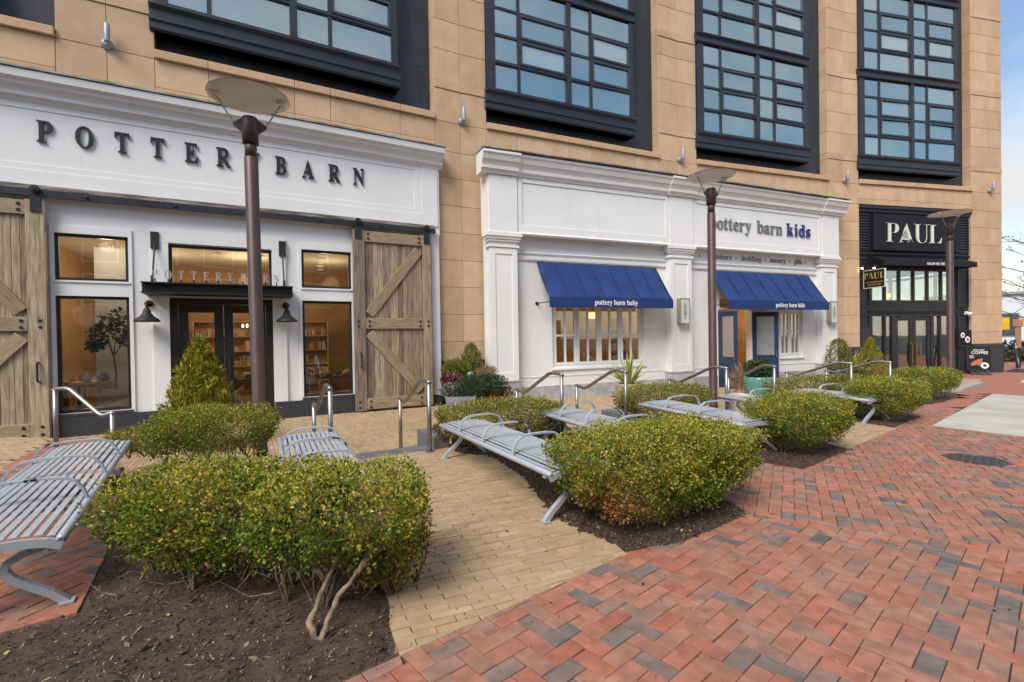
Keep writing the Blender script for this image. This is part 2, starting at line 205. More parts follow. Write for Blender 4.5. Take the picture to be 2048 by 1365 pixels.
emit('warm_bulb', (1.0, 0.72, 0.36), 14.0)
emit('warm_shade', (1.0, 0.52, 0.14), 0.85)
emit('back_light', (1.0, 0.66, 0.34), 1.5)
# ------------------------------------------------------------------ mesh helpers
WM = {}                                   # world matrix of every object made here
I4 = Matrix.Identity(4)
def np_mesh(name, V, Fq):
    """mesh from arrays; Fq is (n,3) or (n,4)"""
    me = bpy.data.meshes.new(name); V = np.asarray(V, np.float32); Fq = np.asarray(Fq, np.int32); k = Fq.shape[1]; n = len(Fq)
    me.vertices.add(len(V)); me.vertices.foreach_set('co', V.ravel())
    me.loops.add(n * k); me.loops.foreach_set('vertex_index', Fq.ravel())
    me.polygons.add(n); me.polygons.foreach_set('loop_start', np.arange(0, n * k, k, dtype=np.int32)); me.polygons.foreach_set('loop_total', np.full(n, k, np.int32))
    me.update(calc_edges=True); return me
def link(name, me, mat=None, parent=None, M=None, kind=None):
    if mat and me is not None:
        if me.materials and me.materials[0] != MATS[mat]: me = me.copy(); me.materials.clear()
        if not me.materials: me.materials.append(MATS[mat])
    o = bpy.data.objects.new(name, me); COL.objects.link(o)
    if M is None: M = WM[parent] if parent else I4
    WM[o] = M.copy()
    if parent: o.parent = parent; o.matrix_basis = WM[parent].inverted() @ M
    else: o.matrix_basis = M
    if kind: o['kind'] = kind
    return o
def tag(o, label, cat, group=None):
    o['label'] = label; o['category'] = cat
    if group: o['group'] = group
    return o
def thing(name, label, cat, M=None, group=None):
    o = link(name, None, None, None, M if M is not None else I4); o.empty_display_size = 0.2
    return tag(o, label, cat, group)
def T(x, y, z=0.0, rz=0.0): return Matrix.Translation((x, y, z)) @ Matrix.Rotation(rz, 4, 'Z')
def dup(root, M, label=None, group=None):
    r = root.copy(); COL.objects.link(r); r.matrix_basis = M; WM[r] = M.copy()
    if label: r['label'] = label
    if group: r['group'] = group
    def rec(src, dst):
        for ch in list(src.children):
            c = ch.copy(); COL.objects.link(c); c.parent = dst; WM[c] = WM[dst] @ c.matrix_basis; rec(ch, c)
    rec(root, r); return r
class MB:
    def __init__(s): s.v = []; s.f = []
    def add(s, vs, fs):
        b = len(s.v); s.v += [tuple(p) for p in vs]; s.f += [tuple(i + b for i in f) for f in fs]; return s
    def box(s, x0, x1, y0, y1, z0, z1):
        return s.add([(x0, y0, z0), (x1, y0, z0), (x1, y1, z0), (x0, y1, z0), (x0, y0, z1), (x1, y0, z1), (x1, y1, z1), (x0, y1, z1)],
                     [(0, 3, 2, 1), (4, 5, 6, 7), (0, 1, 5, 4), (1, 2, 6, 5), (2, 3, 7, 6), (3, 0, 4, 7)])
    def bevbox(s, x0, x1, y0, y1, z0, z1, b=0.006):
        """box whose front (y0) face is chamfered by b"""
        return s.add([(x0, y0 + b, z0), (x1, y0 + b, z0), (x1, y0 + b, z1), (x0, y0 + b, z1), (x0 + b, y0, z0 + b), (x1 - b, y0, z0 + b), (x1 - b, y0, z1 - b), (x0 + b, y0, z1 - b), (x0, y1, z0), (x1, y1, z0), (x1, y1, z1), (x0, y1, z1)],
                     [(4, 5, 6, 7), (0, 1, 5, 4), (1, 2, 6, 5), (2, 3, 7, 6), (3, 0, 4, 7), (0, 8, 9, 1), (1, 9, 10, 2), (2, 10, 11, 3), (3, 11, 8, 0), (8, 11, 10, 9)])
    def prism(s, poly, a, b, ax):
        """extrude 2-D polygon from a to b along axis ax ('x': poly is (y,z); 'y': (x,z); 'z': (x,y))"""
        n = len(poly)
        mp = {'x': lambda p, t: (t, p[0], p[1]), 'y': lambda p, t: (p[0], t, p[1]), 'z': lambda p, t: (p[0], p[1], t)}[ax]
        vs = [mp(p, a) for p in poly] + [mp(p, b) for p in poly]
        fs = [tuple(range(n))[::-1], tuple(range(n, 2 * n))] + [(i, (i + 1) % n, n + (i + 1) % n, n + i) for i in range(n)]
        return s.add(vs, fs)
    def tube(s, pts, r, n=8, closed=False, flat=None):
        """round (or flat = (w,h)) bar swept along pts; r may be a list"""
        P = [Vector(p) for p in pts]; m = len(P); rs = r if isinstance(r, (list, tuple)) else [r] * m
        up = Vector((0, 0, 1)); vs = []; prev = None
        for i in range(m):
            d = (P[(i + 1) % m] - P[i - 1]) if closed else (P[min(i + 1, m - 1)] - P[max(i - 1, 0)])
            d.normalize()
            if prev is None:
                ref = up if abs(d.z) < 0.95 else Vector((1, 0, 0)); a = d.cross(ref).normalized()
            else: a = (prev - d * prev.dot(d)).normalized()
            prev = a; b = d.cross(a)
            for k in range(n):
                t = 2 * math.pi * k / n
                vs.append(P[i] + (a * math.cos(t) + b * math.sin(t)) * rs[i])
        fs = []
        for i in range(m if closed else m - 1):
            j = (i + 1) % m
            for k in range(n): fs.append((i * n + k, i * n + (k + 1) % n, j * n + (k + 1) % n, j * n + k))
        if not closed: fs += [tuple(range(n))[::-1], tuple((m - 1) * n + k for k in range(n))]
        return s.add(vs, fs)
    def ribbon(s, pts, wid, th, side):
        """flat bar along pts: width along 'side' vector, thickness across"""
        P = [Vector(p) for p in pts]; S = Vector(side).normalized(); vs = []
        for i, p in enumerate(P):
            d = (P[min(i + 1, len(P) - 1)] - P[max(i - 1, 0)]).normalized(); nrm = d.cross(S).normalized()
            for a, b in ((-1, -1), (1, -1), (1, 1), (-1, 1)): vs.append(p + S * (wid / 2 * a) + nrm * (th / 2 * b))
        fs = []
        for i in range(len(P) - 1):
            for k in range(4): fs.append((i * 4 + k, i * 4 + (k + 1) % 4, i * 4 + 4 + (k + 1) % 4, i * 4 + 4 + k))
        e = (len(P) - 1) * 4; fs += [(3, 2, 1, 0), (e, e + 1, e + 2, e + 3)]
        return s.add(vs, fs)
    def lathe(s, prof, n=20, c=(0, 0, 0)):
        vs = []; m = len(prof)
        for r, z in prof:
            for k in range(n):
                t = 2 * math.pi * k / n; vs.append((c[0] + r * math.cos(t), c[1] + r * math.sin(t), c[2] + z))
        fs = [(i * n + k, i * n + (k + 1) % n, (i + 1) * n + (k + 1) % n, (i + 1) * n + k) for i in range(m - 1) for k in range(n)]
        fs += [tuple(range(n))[::-1], tuple((m - 1) * n + k for k in range(n))]
        return s.add(vs, fs)
    def mesh(s, name, smooth=False):
        me = bpy.data.meshes.new(name); me.from_pydata(s.v, [], s.f); me.update()
        if smooth:
            me.polygons.foreach_set('use_smooth', [len(p.vertices) <= 4 for p in me.polygons])
        return me
    def build(s, name, mat, parent=None, M=None, smooth=False, kind=None): return link(name, s.mesh(name, smooth), mat, parent, M, kind)
def bx(*a): return MB().box(*a)
def wall_cells(mb, u0, u1, z0, z1, y0, y1, holes):
    us = sorted({u0, u1, *[min(max(h[0], u0), u1) for h in holes], *[min(max(h[1], u0), u1) for h in holes]}); zs = sorted({z0, z1, *[min(max(h[2], z0), z1) for h in holes], *[min(max(h[3], z0), z1) for h in holes]})
    for a, b in zip(us, us[1:]):
        run = None
        for c, d in zip(zs, zs[1:]):
            mu, mz = (a + b) / 2, (c + d) / 2
            if any(h[0] < mu < h[1] and h[2] < mz < h[3] for h in holes):
                if run: mb.box(a, b, y0, y1, *run); run = None
            else: run = (run[0], d) if run else (c, d)
        if run: mb.box(a, b, y0, y1, *run)
    return mb
def frame_bars(mb, u0, u1, z0, z1, t, y0, y1):
    mb.box(u0, u0 + t, y0, y1, z0, z1); mb.box(u1 - t, u1, y0, y1, z0, z1); mb.box(u0 + t, u1 - t, y0 + 0.001, y1 - 0.001, z0, z0 + t); mb.box(u0 + t, u1 - t, y0 + 0.001, y1 - 0.001, z1 - t, z1); return mb
# serif letter shapes: the bold serif alphabet of the built-in fallback font
def serif(s): return ''.join(chr(0x1D400 + ord(c) - 65) if 'A' <= c <= 'Z' else chr(0x1D41A + ord(c) - 97) if 'a' <= c <= 'z' else c for c in s)
TXT = {}
def text_mesh(s, h, ext, thin=0.0, sx=1.0, space=1.0, flat_font=False):
    """letters as a mesh standing in the x-z plane, cap height about 0.7*h, centred in x, front towards -y"""
    k = (s, h, ext, thin, sx, space, flat_font)
    if k in TXT: return TXT[k]
    c = bpy.data.curves.new('t', 'FONT'); c.body = s if flat_font else serif(s); c.size = h; c.extrude = ext; c.offset = thin * h; c.resolution_u = 3; c.space_character = space; c.align_x = 'CENTER'
    o = bpy.data.objects.new('t', c); COL.objects.link(o)
    me = bpy.data.meshes.new_from_object(o.evaluated_get(bpy.context.evaluated_depsgraph_get()))
    bpy.data.objects.remove(o); bpy.data.curves.remove(c)
    me.transform(Matrix.Rotation(R(90), 4, 'X') @ Matrix.Diagonal((sx, 1, 1, 1)))
    TXT[k] = me; return me
# ------------------------------------------------------------------ the place: facade line, sidewalk and terrace heights
def hv(h): return Vector((math.sin(R(h)), math.cos(R(h)), 0))
HEAD = (61.0, 66.0, 71.0, 77.0); LEN = (7.62, 7.80, 7.88, 7.63)
VP = [Vector((-8.008, 9.673, 0))]
for l_, h_ in zip(LEN, HEAD): VP.append(VP[-1] + hv(h_) * l_)
def frame(P, h, z=0.0):                   # local x along the wall (to the right), y into the building, z up
    u = hv(h); n = Vector((-math.cos(R(h)), math.sin(R(h)), 0))
    M = Matrix.Identity(4)
    for i in range(3): M[i][0] = u[i]; M[i][1] = n[i]
    M[0][3], M[1][3], M[2][3] = P[0], P[1], z
    return M
FR = [frame(VP[i], HEAD[i]) for i in range(4)]
KF = frame(VP[1] - Vector((-math.cos(R(66)), math.sin(R(66)), 0)) * 0.42, 67.3)
SU, CU = math.sin(R(68)), math.cos(R(68))
def G(x, y): return -0.0143 * max(0.0, x * SU + y * CU - 2.5)            # sidewalk falls gently along the street
def TZ(x, y): return -0.25 - 0.004 * max(0.0, x * SU + y * CU)             # sunken terrace along the shops
def fdist(x, y):                          # distance from the facade line
    return min((x - VP[i].x) * math.cos(R(HEAD[i])) - (y - VP[i].y) * math.sin(R(HEAD[i])) for i in range(4))
EDGE = 5.72
LAND = [(-4.95, 4.95), (-8.6, 6.0), (-9.4, 8.1), (-6.75, 7.75), (-6.02, 6.85), (-4.62, 5.62)]      # raised landing at the left, level with the sidewalk
def on_terrace(x, y): return not inside(LAND, (x, y)) and fdist(x, y) < EDGE and (x - 11.9) * 0.974 + (y - 12.9) * -0.2 < 0
def gz(x, y): return TZ(x, y) if on_terrace(x, y) else G(x, y)
F_ = 960.0
def proj(x, y, z):
    d = Vector((x, y, z - 1.55)); p = R(-0.57); r = R(0.9)
    dy = d.y * math.cos(p) + d.z * math.sin(p); dz = -d.y * math.sin(p) + d.z * math.cos(p)
    if dy < 0.05: return None
    a, b = F_ * d.x / dy, F_ * dz / dy
    return (1024 + a * math.cos(r) - b * math.sin(r), 682.5 - a * math.sin(r) - b * math.cos(r))
def in_view(x, y, z=0.0, m=40):
    q = proj(x, y, z); return q is not None and -m < q[0] < 2048 + m and -m < q[1] < 1365 + m
def az_at(px, d):                         # point on the ground seen in pixel column px at facade distance d
    t = (px - 1024) / F_; lo, hi = 2.0, 40.0
    for _ in range(40):
        m = (lo + hi) / 2
        if fdist(t * m, m) > d: lo = m
        else: hi = m
    return t * lo, lo
# ---- polygons on the ground
def area(p): return 0.5 * sum(p[i][0] * p[(i + 1) % len(p)][1] - p[(i + 1) % len(p)][0] * p[i][1] for i in range(len(p)))
def clip(p, a, b, keep_left=True):
    out = []; sgn = 1 if keep_left else -1
    def sd(q): return sgn * ((b[0] - a[0]) * (q[1] - a[1]) - (b[1] - a[1]) * (q[0] - a[0]))
    for i in range(len(p)):
        q, r = p[i], p[(i + 1) % len(p)]; s0, s1 = sd(q), sd(r)
        if s0 >= 0: out.append(q)
        if (s0 >= 0) != (s1 >= 0): t = s0 / (s0 - s1); out.append((q[0] + t * (r[0] - q[0]), q[1] + t * (r[1] - q[1])))
    return out
def inside(p, q):
    c = False; j = len(p) - 1
    for i in range(len(p)):
        if (p[i][1] > q[1]) != (p[j][1] > q[1]) and q[0] < (p[j][0] - p[i][0]) * (q[1] - p[i][1]) / (p[j][1] - p[i][1]) + p[i][0]: c = not c
        j = i
    return c
def ccw(p): return p if area(p) > 0 else p[::-1]
def clip_in(p, poly):
    for i in range(len(poly)):
        if len(p) < 3: return []
        p = clip(p, poly[i], poly[(i + 1) % len(poly)])
    return p
def clip_out(p, poly):
    """brick minus a convex hole: keep the largest half outside one hole edge"""
    cut = clip_in(p, poly)
    if len(cut) < 3 or abs(area(cut)) < 1e-6: return p
    best = []
    for i in range(len(poly)):
        c = clip(p, poly[i], poly[(i + 1) % len(poly)], False)
        if len(c) > 2 and (not best or abs(area(c)) > abs(area(best))): best = c
    return best if best and abs(area(best)) > 4e-4 else []
PATH1 = ccw([(-0.57, 2.33), (0.79, 3.38), (-0.42, 7.22), (-2.42, 6.30)])
PATH2 = ccw([(4.58, 6.55), (6.42, 8.02), (5.25, 10.5), (3.6, 9.7)])
BED1 = [(-0.60, 2.31), (-0.66, 2.75), (-1.30, 4.0), (-2.38, 6.25), (-4.4, 5.75), (-2.91, 3.35), (-2.53, 2.75), (-2.75, 2.57), (-4.3, 1.55), (-4.3, -0.6)]
BED1B = ccw([(-0.60, 2.31), (-0.66, 2.75), (-2.53, 2.75), (-4.3, 1.55), (-4.3, -0.6)]); BED1A = ccw([(-0.66, 2.75), (-2.38, 6.25), (-4.4, 5.75), (-2.53, 2.75)])
BED2 = [(0.79, 3.37), (1.28, 3.53), (2.05, 4.09), (2.0, 5.1), (1.05, 6.2), (0.9, 7.75), (-0.95, 7.0), (-0.85, 6.47), (-0.28, 6.1), (0.05, 5.3), (0.30, 4.07)]
BED3 = [(3.34, 5.45), (4.62, 6.50), (4.40, 7.3), (3.45, 9.0), (3.3, 9.55), (1.75, 8.75), (2.2, 8.0), (2.6, 6.6), (2.95, 5.82)]
BED4 = [(6.42, 8.03), (7.9, 9.2), (7.75, 10.0), (8.7, 12.0), (5.3, 10.5), (5.9, 9.7), (6.2, 8.9)]
BED5 = [(8.95, 10.55), (10.2, 11.25), (11.75, 12.5), (11.5, 13.2), (9.3, 12.3), (8.85, 11.4)]
SLAB = ccw([(7.2, 8.25), (12.9, 12.9), (17.6, 5.4), (11.6, 1.2)])
MANHOLE = (5.74, 5.95, 0.31)
FRONT = [(-4.3, -0.6), (-0.60, 2.31), (0.79, 3.37)]
# ---- base sheets
def sheet(name, pts_xy, zf, dz, mat, step=1.0, kind='structure'):
    xs = [p[0] for p in pts_xy]; ys = [p[1] for p in pts_xy]
    return
def grid_sheet(name, x0, x1, y0, y1, st, zf, mat, cond=None, kind='structure'):
    nx = int(round((x1 - x0) / st)); ny = int(round((y1 - y0) / st)); V = []; idx = {}; Fc = []
    for j in range(ny + 1):
        for i in range(nx + 1):
            x, y = x0 + i * st, y0 + j * st; idx[i, j] = len(V); V.append((x, y, zf(x, y)))
    for j in range(ny):
        for i in range(nx):
            if cond is None or cond(x0 + (i + .5) * st, y0 + (j + .5) * st): Fc.append((idx[i, j], idx[i + 1, j], idx[i + 1, j + 1], idx[i, j + 1]))
    return link(name, np_mesh(name, V, Fc), mat, kind=kind)
# ground out to the horizon, dropped where the sunken terrace lies
bigz = lambda x, y: max(-0.75, G(x, y)) - 0.45
grid_sheet('ground', -300, 300, -300, 600, 20, lambda x, y: -1.3, 'asphalt')
sw = grid_sheet('sidewalk', -12, 40, -6, 38, 0.5, lambda x, y: G(x, y) - 0.014, 'joint_sand', lambda x, y: fdist(x, y) > EDGE + 0.25 or not on_terrace(x, y) and (x - 11.9) * 0.974 + (y - 12.9) * -0.2 > 0.2)
tz = grid_sheet('terrace', -14, 15, 3.5, 21, 0.5, lambda x, y: TZ(x, y) - 0.012, 'joint_sand', lambda x, y: -0.6 < fdist(x, y) < EDGE + 0.6)
# ---- bricks
def brick_obj_mesh(poly, h=0.05, b=0.003):
    """paver from a plan polygon around its own centre: chamfered top at z=0"""
    cx = sum(p[0] for p in poly) / len(poly); cy = sum(p[1] for p in poly) / len(poly); n = len(poly)
    V = []
    for p in poly:
        d = math.hypot(p[0] - cx, p[1] - cy); k = max(0.3, 1 - b / max(d, 0.01) * 1.4); V.append((cx + (p[0] - cx) * k, cy + (p[1] - cy) * k, 0.0))
    V += [(p[0], p[1], -b) for p in poly] + [(p[0], p[1], -h) for p in poly]
    Fc = [tuple(range(n))] + [(n + i, n + (i + 1) % n, (i + 1) % n, i) for i in range(n)] + [(2 * n + i, 2 * n + (i + 1) % n, n + (i + 1) % n, n + i) for i in range(n)]
    return V, Fc
def lay(polys, zf, parent, mat, name, limit=290):
    """polys: list of plan polygons. The nearest in view become objects, the rest one joined part"""
    inf = []
    for p in polys:
        cx = sum(q[0] for q in p) / len(p); cy = sum(q[1] for q in p) / len(p)
        if not in_view(cx, cy, zf(cx, cy), 120): continue
        vis = in_view(cx, cy, zf(cx, cy), -8)
        hid = any(inside(b, (cx, cy)) for b in (BED1, BED2, BED3, BED4, BED5))
        inf.append((math.hypot(cx, cy) + (0 if vis else 100) + (60 if hid else 0), hid, cx, cy, p))
    inf.sort(key=lambda t: t[0])
    cache = {}; mV = []; mF = []; base = 0
    for k, (d, hid, cx, cy, p) in enumerate(inf):
        if hid and d > 60 and not any(not inside(b, q) for b in (BED1, BED2, BED3, BED4, BED5) if inside(b, (cx, cy)) for q in p): continue
        dz = RNG.normal(0, 0.0022); tx, ty = RNG.normal(0, 0.011, 2); z = zf(cx, cy) + dz
        sx = (zf(cx + .1, cy) - zf(cx - .1, cy)) / .2; sy = (zf(cx, cy + .1) - zf(cx, cy - .1)) / .2
        loc = [(q[0] - cx, q[1] - cy) for q in p]
        if k < limit:
            key = tuple((round(a, 3), round(b, 3)) for a, b in loc)
            if key not in cache:
                V, Fc = brick_obj_mesh(loc); me = bpy.data.meshes.new(name); me.from_pydata(V, [], Fc); me.update(); me.materials.append(MATS[mat]); cache[key] = me
            M = Matrix.Translation((cx, cy, z)) @ Matrix.Rotation(tx, 4, 'X') @ Matrix.Rotation(ty - sx, 4, 'Y')
            link(name, cache[key], None, parent, M)
        else:
            V, Fc = brick_obj_mesh(loc)
            mV += [(a + cx, b + cy, c + z + a * (sx + ty) + b * (sy + tx)) for a, b, c in V]; mF += [tuple(i + base for i in f) for f in Fc]; base = len(mV)
    me = bpy.data.meshes.new(name + '_paving'); me.from_pydata(mV, [], mF); me.update()
    link(name + '_paving', me, mat + '_mass', parent, I4, 'stuff')
    return len(inf)
def herringbone(ox, oy, heading, ext, cond, a=0.1, j=0.0035):
    u = (math.sin(R(heading)), math.cos(R(heading))); v = (-u[1], u[0]); out = []
    n = int(ext / a)
    for iy in range(-n, n):
        for ix in range(-n, n):
            t = (ix - iy) % 4
            if t == 0: r = (ix, ix + 2, iy, iy + 1)
            elif t == 3: r = (ix, ix + 1, iy, iy + 2)
            else: continue
            cx, cy = (r[0] + r[1]) / 2 * a, (r[2] + r[3]) / 2 * a; X, Y = ox + u[0] * cx + v[0] * cy, oy + u[1] * cx + v[1] * cy
            if not cond(X, Y): continue
            jj = j / 2 + 0.0008 * random.random()
            q = [(r[0] * a + jj, r[2] * a + jj), (r[1] * a - jj, r[2] * a + jj), (r[1] * a - jj, r[3] * a - jj), (r[0] * a + jj, r[3] * a - jj)]
            out.append([(ox + u[0] * s + v[0] * t_, oy + u[1] * s + v[1] * t_) for s, t_ in q])
    return out
def running(ox, oy, heading, L, Wd, ext, cond, j=0.004, bond=0.5):
    u = (math.sin(R(heading)), math.cos(R(heading))); v = (-u[1], u[0]); out = []
    for r in range(-int(ext / Wd), int(ext / Wd)):
        for c in range(-int(ext / L), int(ext / L)):
            x0 = c * L + (r % 2) * bond * L + j / 2 + 0.004 * random.random(); x1 = (c + 1) * L + (r % 2) * bond * L - j / 2; y0 = r * Wd + j / 2; y1 = (r + 1) * Wd - j / 2
            cx, cy = (x0 + x1) / 2, (y0 + y1) / 2
            if not cond(ox + u[0] * cx + v[0] * cy, oy + u[1] * cx + v[1] * cy): continue
            out.append([(ox + u[0] * s + v[0] * t_, oy + u[1] * s + v[1] * t_) for s, t_ in ((x0, y0), (x1, y0), (x1, y1), (x0, y1))])
    return out
MH8 = [(MANHOLE[0] + (MANHOLE[2] + .02) * math.cos(k * math.pi / 4), MANHOLE[1] + (MANHOLE[2] + .02) * math.sin(k * math.pi / 4)) for k in range(8)]
SEAM = ((2.0, 4.05), (4.55, 3.15))        # line where the paving turns
def seam_side(x, y): (ax, ay), (bx_, by_) = SEAM; return (bx_ - ax) * (y - ay) - (by_ - ay) * (x - ax)
FAR = 13.5
def red_ok(x, y): return y > 0.6 and in_view(x, y, G(x, y), 130) and math.hypot(x, y) < FAR and not (fdist(x, y) < EDGE + 0.28)
zoneL = herringbone(-3.6, 3.6, 14, 7.5, lambda x, y: (red_ok(x, y) or inside(LAND, (x, y)) and (x + 6.27) * 0.85 + (y - 5.88) * 0.53 > -0.02 and in_view(x, y, 0, 40)) and x < -1.5 and (x + 2.53) * 0.85 + (y - 2.75) * 0.53 < 0.25)
zoneN = herringbone(0.8, 2.9, 49, 8, lambda x, y: red_ok(x, y) and x > -1.5 and seam_side(x, y) < 0.16 and y < 4.6)
zoneF = herringbone(5.0, 6.0, 30, 14, lambda x, y: red_ok(x, y) and x > -0.9 and seam_side(x, y) > -0.16)
nn = [c for c in ((clip(p, SEAM[0], SEAM[1], False)) for p in zoneN) if len(c) > 2 and abs(area(c)) > 5e-4]
ff = [c for c in ((clip(p, SEAM[0], SEAM[1], True)) for p in zoneF) if len(c) > 2 and abs(area(c)) > 5e-4]
red = []
for p in zoneL + nn + ff:
    p = ccw(p)
    for h in (PATH1, PATH2, SLAB, BED1A, BED1B, MH8):
        if p: p = clip_out(p, h)
    if len(p) > 2: red.append(p)
lay(red, G, sw, 'red_brick', 'brick')
yel = []
for poly, hd, o in ((PATH1, 66, (0, 4)), (PATH2, 69, (5, 8))):
    for p in running(o[0], o[1], hd, 0.246, 0.06, 4.2, lambda x, y: inside([(poly[i][0] * 1.12 - 0.12 * sum(q[0] for q in poly) / 4, poly[i][1] * 1.12 - 0.12 * sum(q[1] for q in poly) / 4) for i in range(4)], (x, y)) and in_view(x, y, 0, 100)):
        c = clip_in(ccw(p), poly)
        if len(c) > 2 and abs(area(c)) > 3e-4: yel.append(c)
lay(yel, G, sw, 'yellow_brick', 'paver')
ter = running(-1.0, 10.0, 151, 0.246, 0.062, 17, lambda x, y: 0.12 < fdist(x, y) < EDGE - 0.02 and (x - 11.9) * 0.974 + (y - 12.9) * -0.2 < 0 and in_view(x, y, -.3, 20) and x < 13)
lay(ter, TZ, tz, 'yellow_brick', 'paver', 250)
ldp = running(-7.0, 7.0, 100, 0.246, 0.062, 4, lambda x, y: inside(LAND, (x, y)) and (x + 6.27) * 0.85 + (y - 5.88) * 0.53 < -0.02 and in_view(x, y, 0, 40))
lnd = MB(); nL = len(LAND); LQ = ccw(LAND); lnd.add([(p[0], p[1], -0.014) for p in LQ] + [(p[0], p[1], -0.6) for p in LQ], [tuple(range(nL))] + [(nL + i, nL + (i + 1) % nL, (i + 1) % nL, i) for i in range(nL)])
lo_ = lnd.build('upper_landing', 'joint_sand', kind='structure'); lay(ldp, lambda x, y: 0.0, lo_, 'yellow_brick', 'paver', 0)
# red paving carries on as a sheet where single bricks can no longer be told apart
mk('far_paving', (0.30, 0.12, 0.085), (0.38, 0.15, 0.10), ns=2.5, rough=0.85, bump=0.2, bs=9, stretch=(2, 7, 1), stain=((0.18, 0.11, 0.09), 0.55, 0.12, 0.7), ss=6)
grid_sheet('far_sidewalk', 5, 40, 6, 38, 0.5, lambda x, y: G(x, y) - 0.004, 'far_paving', lambda x, y: math.hypot(x, y) > FAR - 0.3 and (fdist(x, y) > EDGE + 0.2 or (x - 11.9) * 0.974 + (y - 12.9) * -0.2 > 0.0) and not inside(SLAB, (x, y)))
# concrete slabs in the sidewalk
def flat_poly(name, poly, z, mat, th=0.03, parent=None, kind=None):
    mb = MB(); n = len(poly); mb.add([(p[0], p[1], G(p[0], p[1]) + z) for p in poly] + [(p[0], p[1], G(p[0], p[1]) + z - th) for p in poly], [tuple(range(n))] + [(n + i, n + (i + 1) % n, (i + 1) % n, i) for i in range(n)])
    return mb.build(name, mat, parent, kind=kind)
def lerp(a, b, t): return (a[0] + (b[0] - a[0]) * t, a[1] + (b[1] - a[1]) * t)
sp = link('concrete_pavement', None, kind='structure')
A_, B_, C_, D_ = (7.2, 8.25), (12.9, 12.9), (17.6, 5.4), (11.6, 1.2)
cuts = [0, 0.34, 0.66, 1.0]
for k in range(3):
    for q in range(4):
        a = lerp(lerp(A_, B_, cuts[k]), lerp(D_, C_, cuts[k]), q / 4); b = lerp(lerp(A_, B_, cuts[k + 1]), lerp(D_, C_, cuts[k + 1]), q / 4)
        c = lerp(lerp(A_, B_, cuts[k + 1]), lerp(D_, C_, cuts[k + 1]), (q + 1) / 4); d = lerp(lerp(A_, B_, cuts[k]), lerp(D_, C_, cuts[k]), (q + 1) / 4)
        m = lerp(lerp(a, c, .5), lerp(b, d, .5), .5); flat_poly('slab', ccw([lerp(p, m, 0.004) for p in (a, b, c, d)]), 0.004, 'concrete', parent=sp)
for (x, y, w_, d_, r_) in ((18.4, 16.6, 1.3, 1.0, 50), (22.2, 18.9, 2.2, 1.1, 60)):
    u = hv(r_); v = Vector((-u.y, u.x, 0)); flat_poly('slab', ccw([(x + u.x * a + v.x * b, y + u.y * a + v.y * b) for a, b in ((-w_, -d_ / 2), (w_, -d_ / 2), (w_, d_ / 2), (-w_, d_ / 2))]), 0.006, 'concrete', parent=sp)
# yellow landing and grey kerb by the cafe
ly = [(12.3, 13.9), (14.9, 15.4), (17.2, 17.6), (14.2, 18.2), (12.0, 15.6)]
mk('yellow_landing', (0.36, 0.27, 0.16), (0.42, 0.32, 0.20), ns=3, rough=0.85, bump=0.2, bs=20, stain=((0.2, 0.14, 0.09), 0.6, 0.1, 0.6), ss=3)
flat_poly('landing', ccw(ly), 0.006, 'yellow_landing', kind='structure')
for a, b in (((12.6, 13.6), (14.9, 15.3)), ((11.2, 13.7), (12.6, 13.6))):
    d = Vector((b[0] - a[0], b[1] - a[1], 0)); L_ = d.length; h = math.atan2(d.y, d.x); MB().bevbox(0, L_, -0.1, 0.1, -0.2, 0.07, 0.01).build('kerb', 'curb_stone', None, Matrix.Translation((a[0], a[1], G(*a))) @ Matrix.Rotation(h, 4, 'Z'), kind='structure')
# manhole cover
mh = thing('manhole_cover', 'round dark cast iron manhole cover set in the red brick paving', 'manhole cover', T(MANHOLE[0], MANHOLE[1], G(MANHOLE[0], MANHOLE[1])))
MB().lathe([(0.31, -0.03), (0.31, 0.0), (0.305, 0.003), (0.28, 0.003), (0.275, -0.004), (0.0, -0.004)], 32).build('rim', 'cast_iron', mh)
for k in range(-5, 6):
    for q in range(-5, 6):
        x, y = k * 0.052, q * 0.052
        if math.hypot(x, y) < 0.25: MB().bevbox(-0.018, 0.018, -0.003, 0.003, -0.018, 0.018, 0.002).build('stud', 'cast_iron', mh, WM[mh] @ Matrix.Translation((x, y, -0.001)) @ Matrix.Rotation(R(-90), 4, 'X') @ Matrix.Rotation(R(45 if (k + q) % 2 else 0), 4, 'Y'))
# ------------------------------------------------------------------ stone building
SB = thing('stone_building', 'tan stone building with dark metal bay windows rising above the shops', 'building', FR[1])
def stone(fi, u0, u1, z0, z1, y=-0.03, mat='stone', name='stone_panel'):
    g = 0.0035
    MB().bevbox(u0 + g, u1 - g, y, 0.02, z0 + g, z1 - g, 0.008).build(name, mat, SB, FR[fi])
CRS = [0.90, 1.42, 2.17, 2.92, 3.66, 4.41, 5.15, 5.90, 6.62, 7.42, 8.30, 8.52, 9.36, 10.16, 10.95, 11.55, 11.77, 12.6, 13.4, 14.15, 14.85, 15.07, 15.9, 16.7]
TOPZ = 16.7
def pier(fi, ua, ub, zlo, zhi=TOPZ, ret=True):
    """two columns of panels between ua and ub, plus the return into the recess on the left side"""
    m = (ua + ub) / 2
    for a, b in zip(CRS, CRS[1:]):
        if b <= zlo + 0.01 or a >= zhi: continue
        thin = b - a < 0.25
        for p, q in ((ua, m), (m, ub)): stone(fi, p, q, max(a, zlo), min(b, zhi), -0.05 if thin else -0.03)
back = MB()
for fi in range(4):
    L_ = LEN[fi]; e = 0.9 if fi == 3 else 0
    lo = -9.0 if fi == 0 else 0
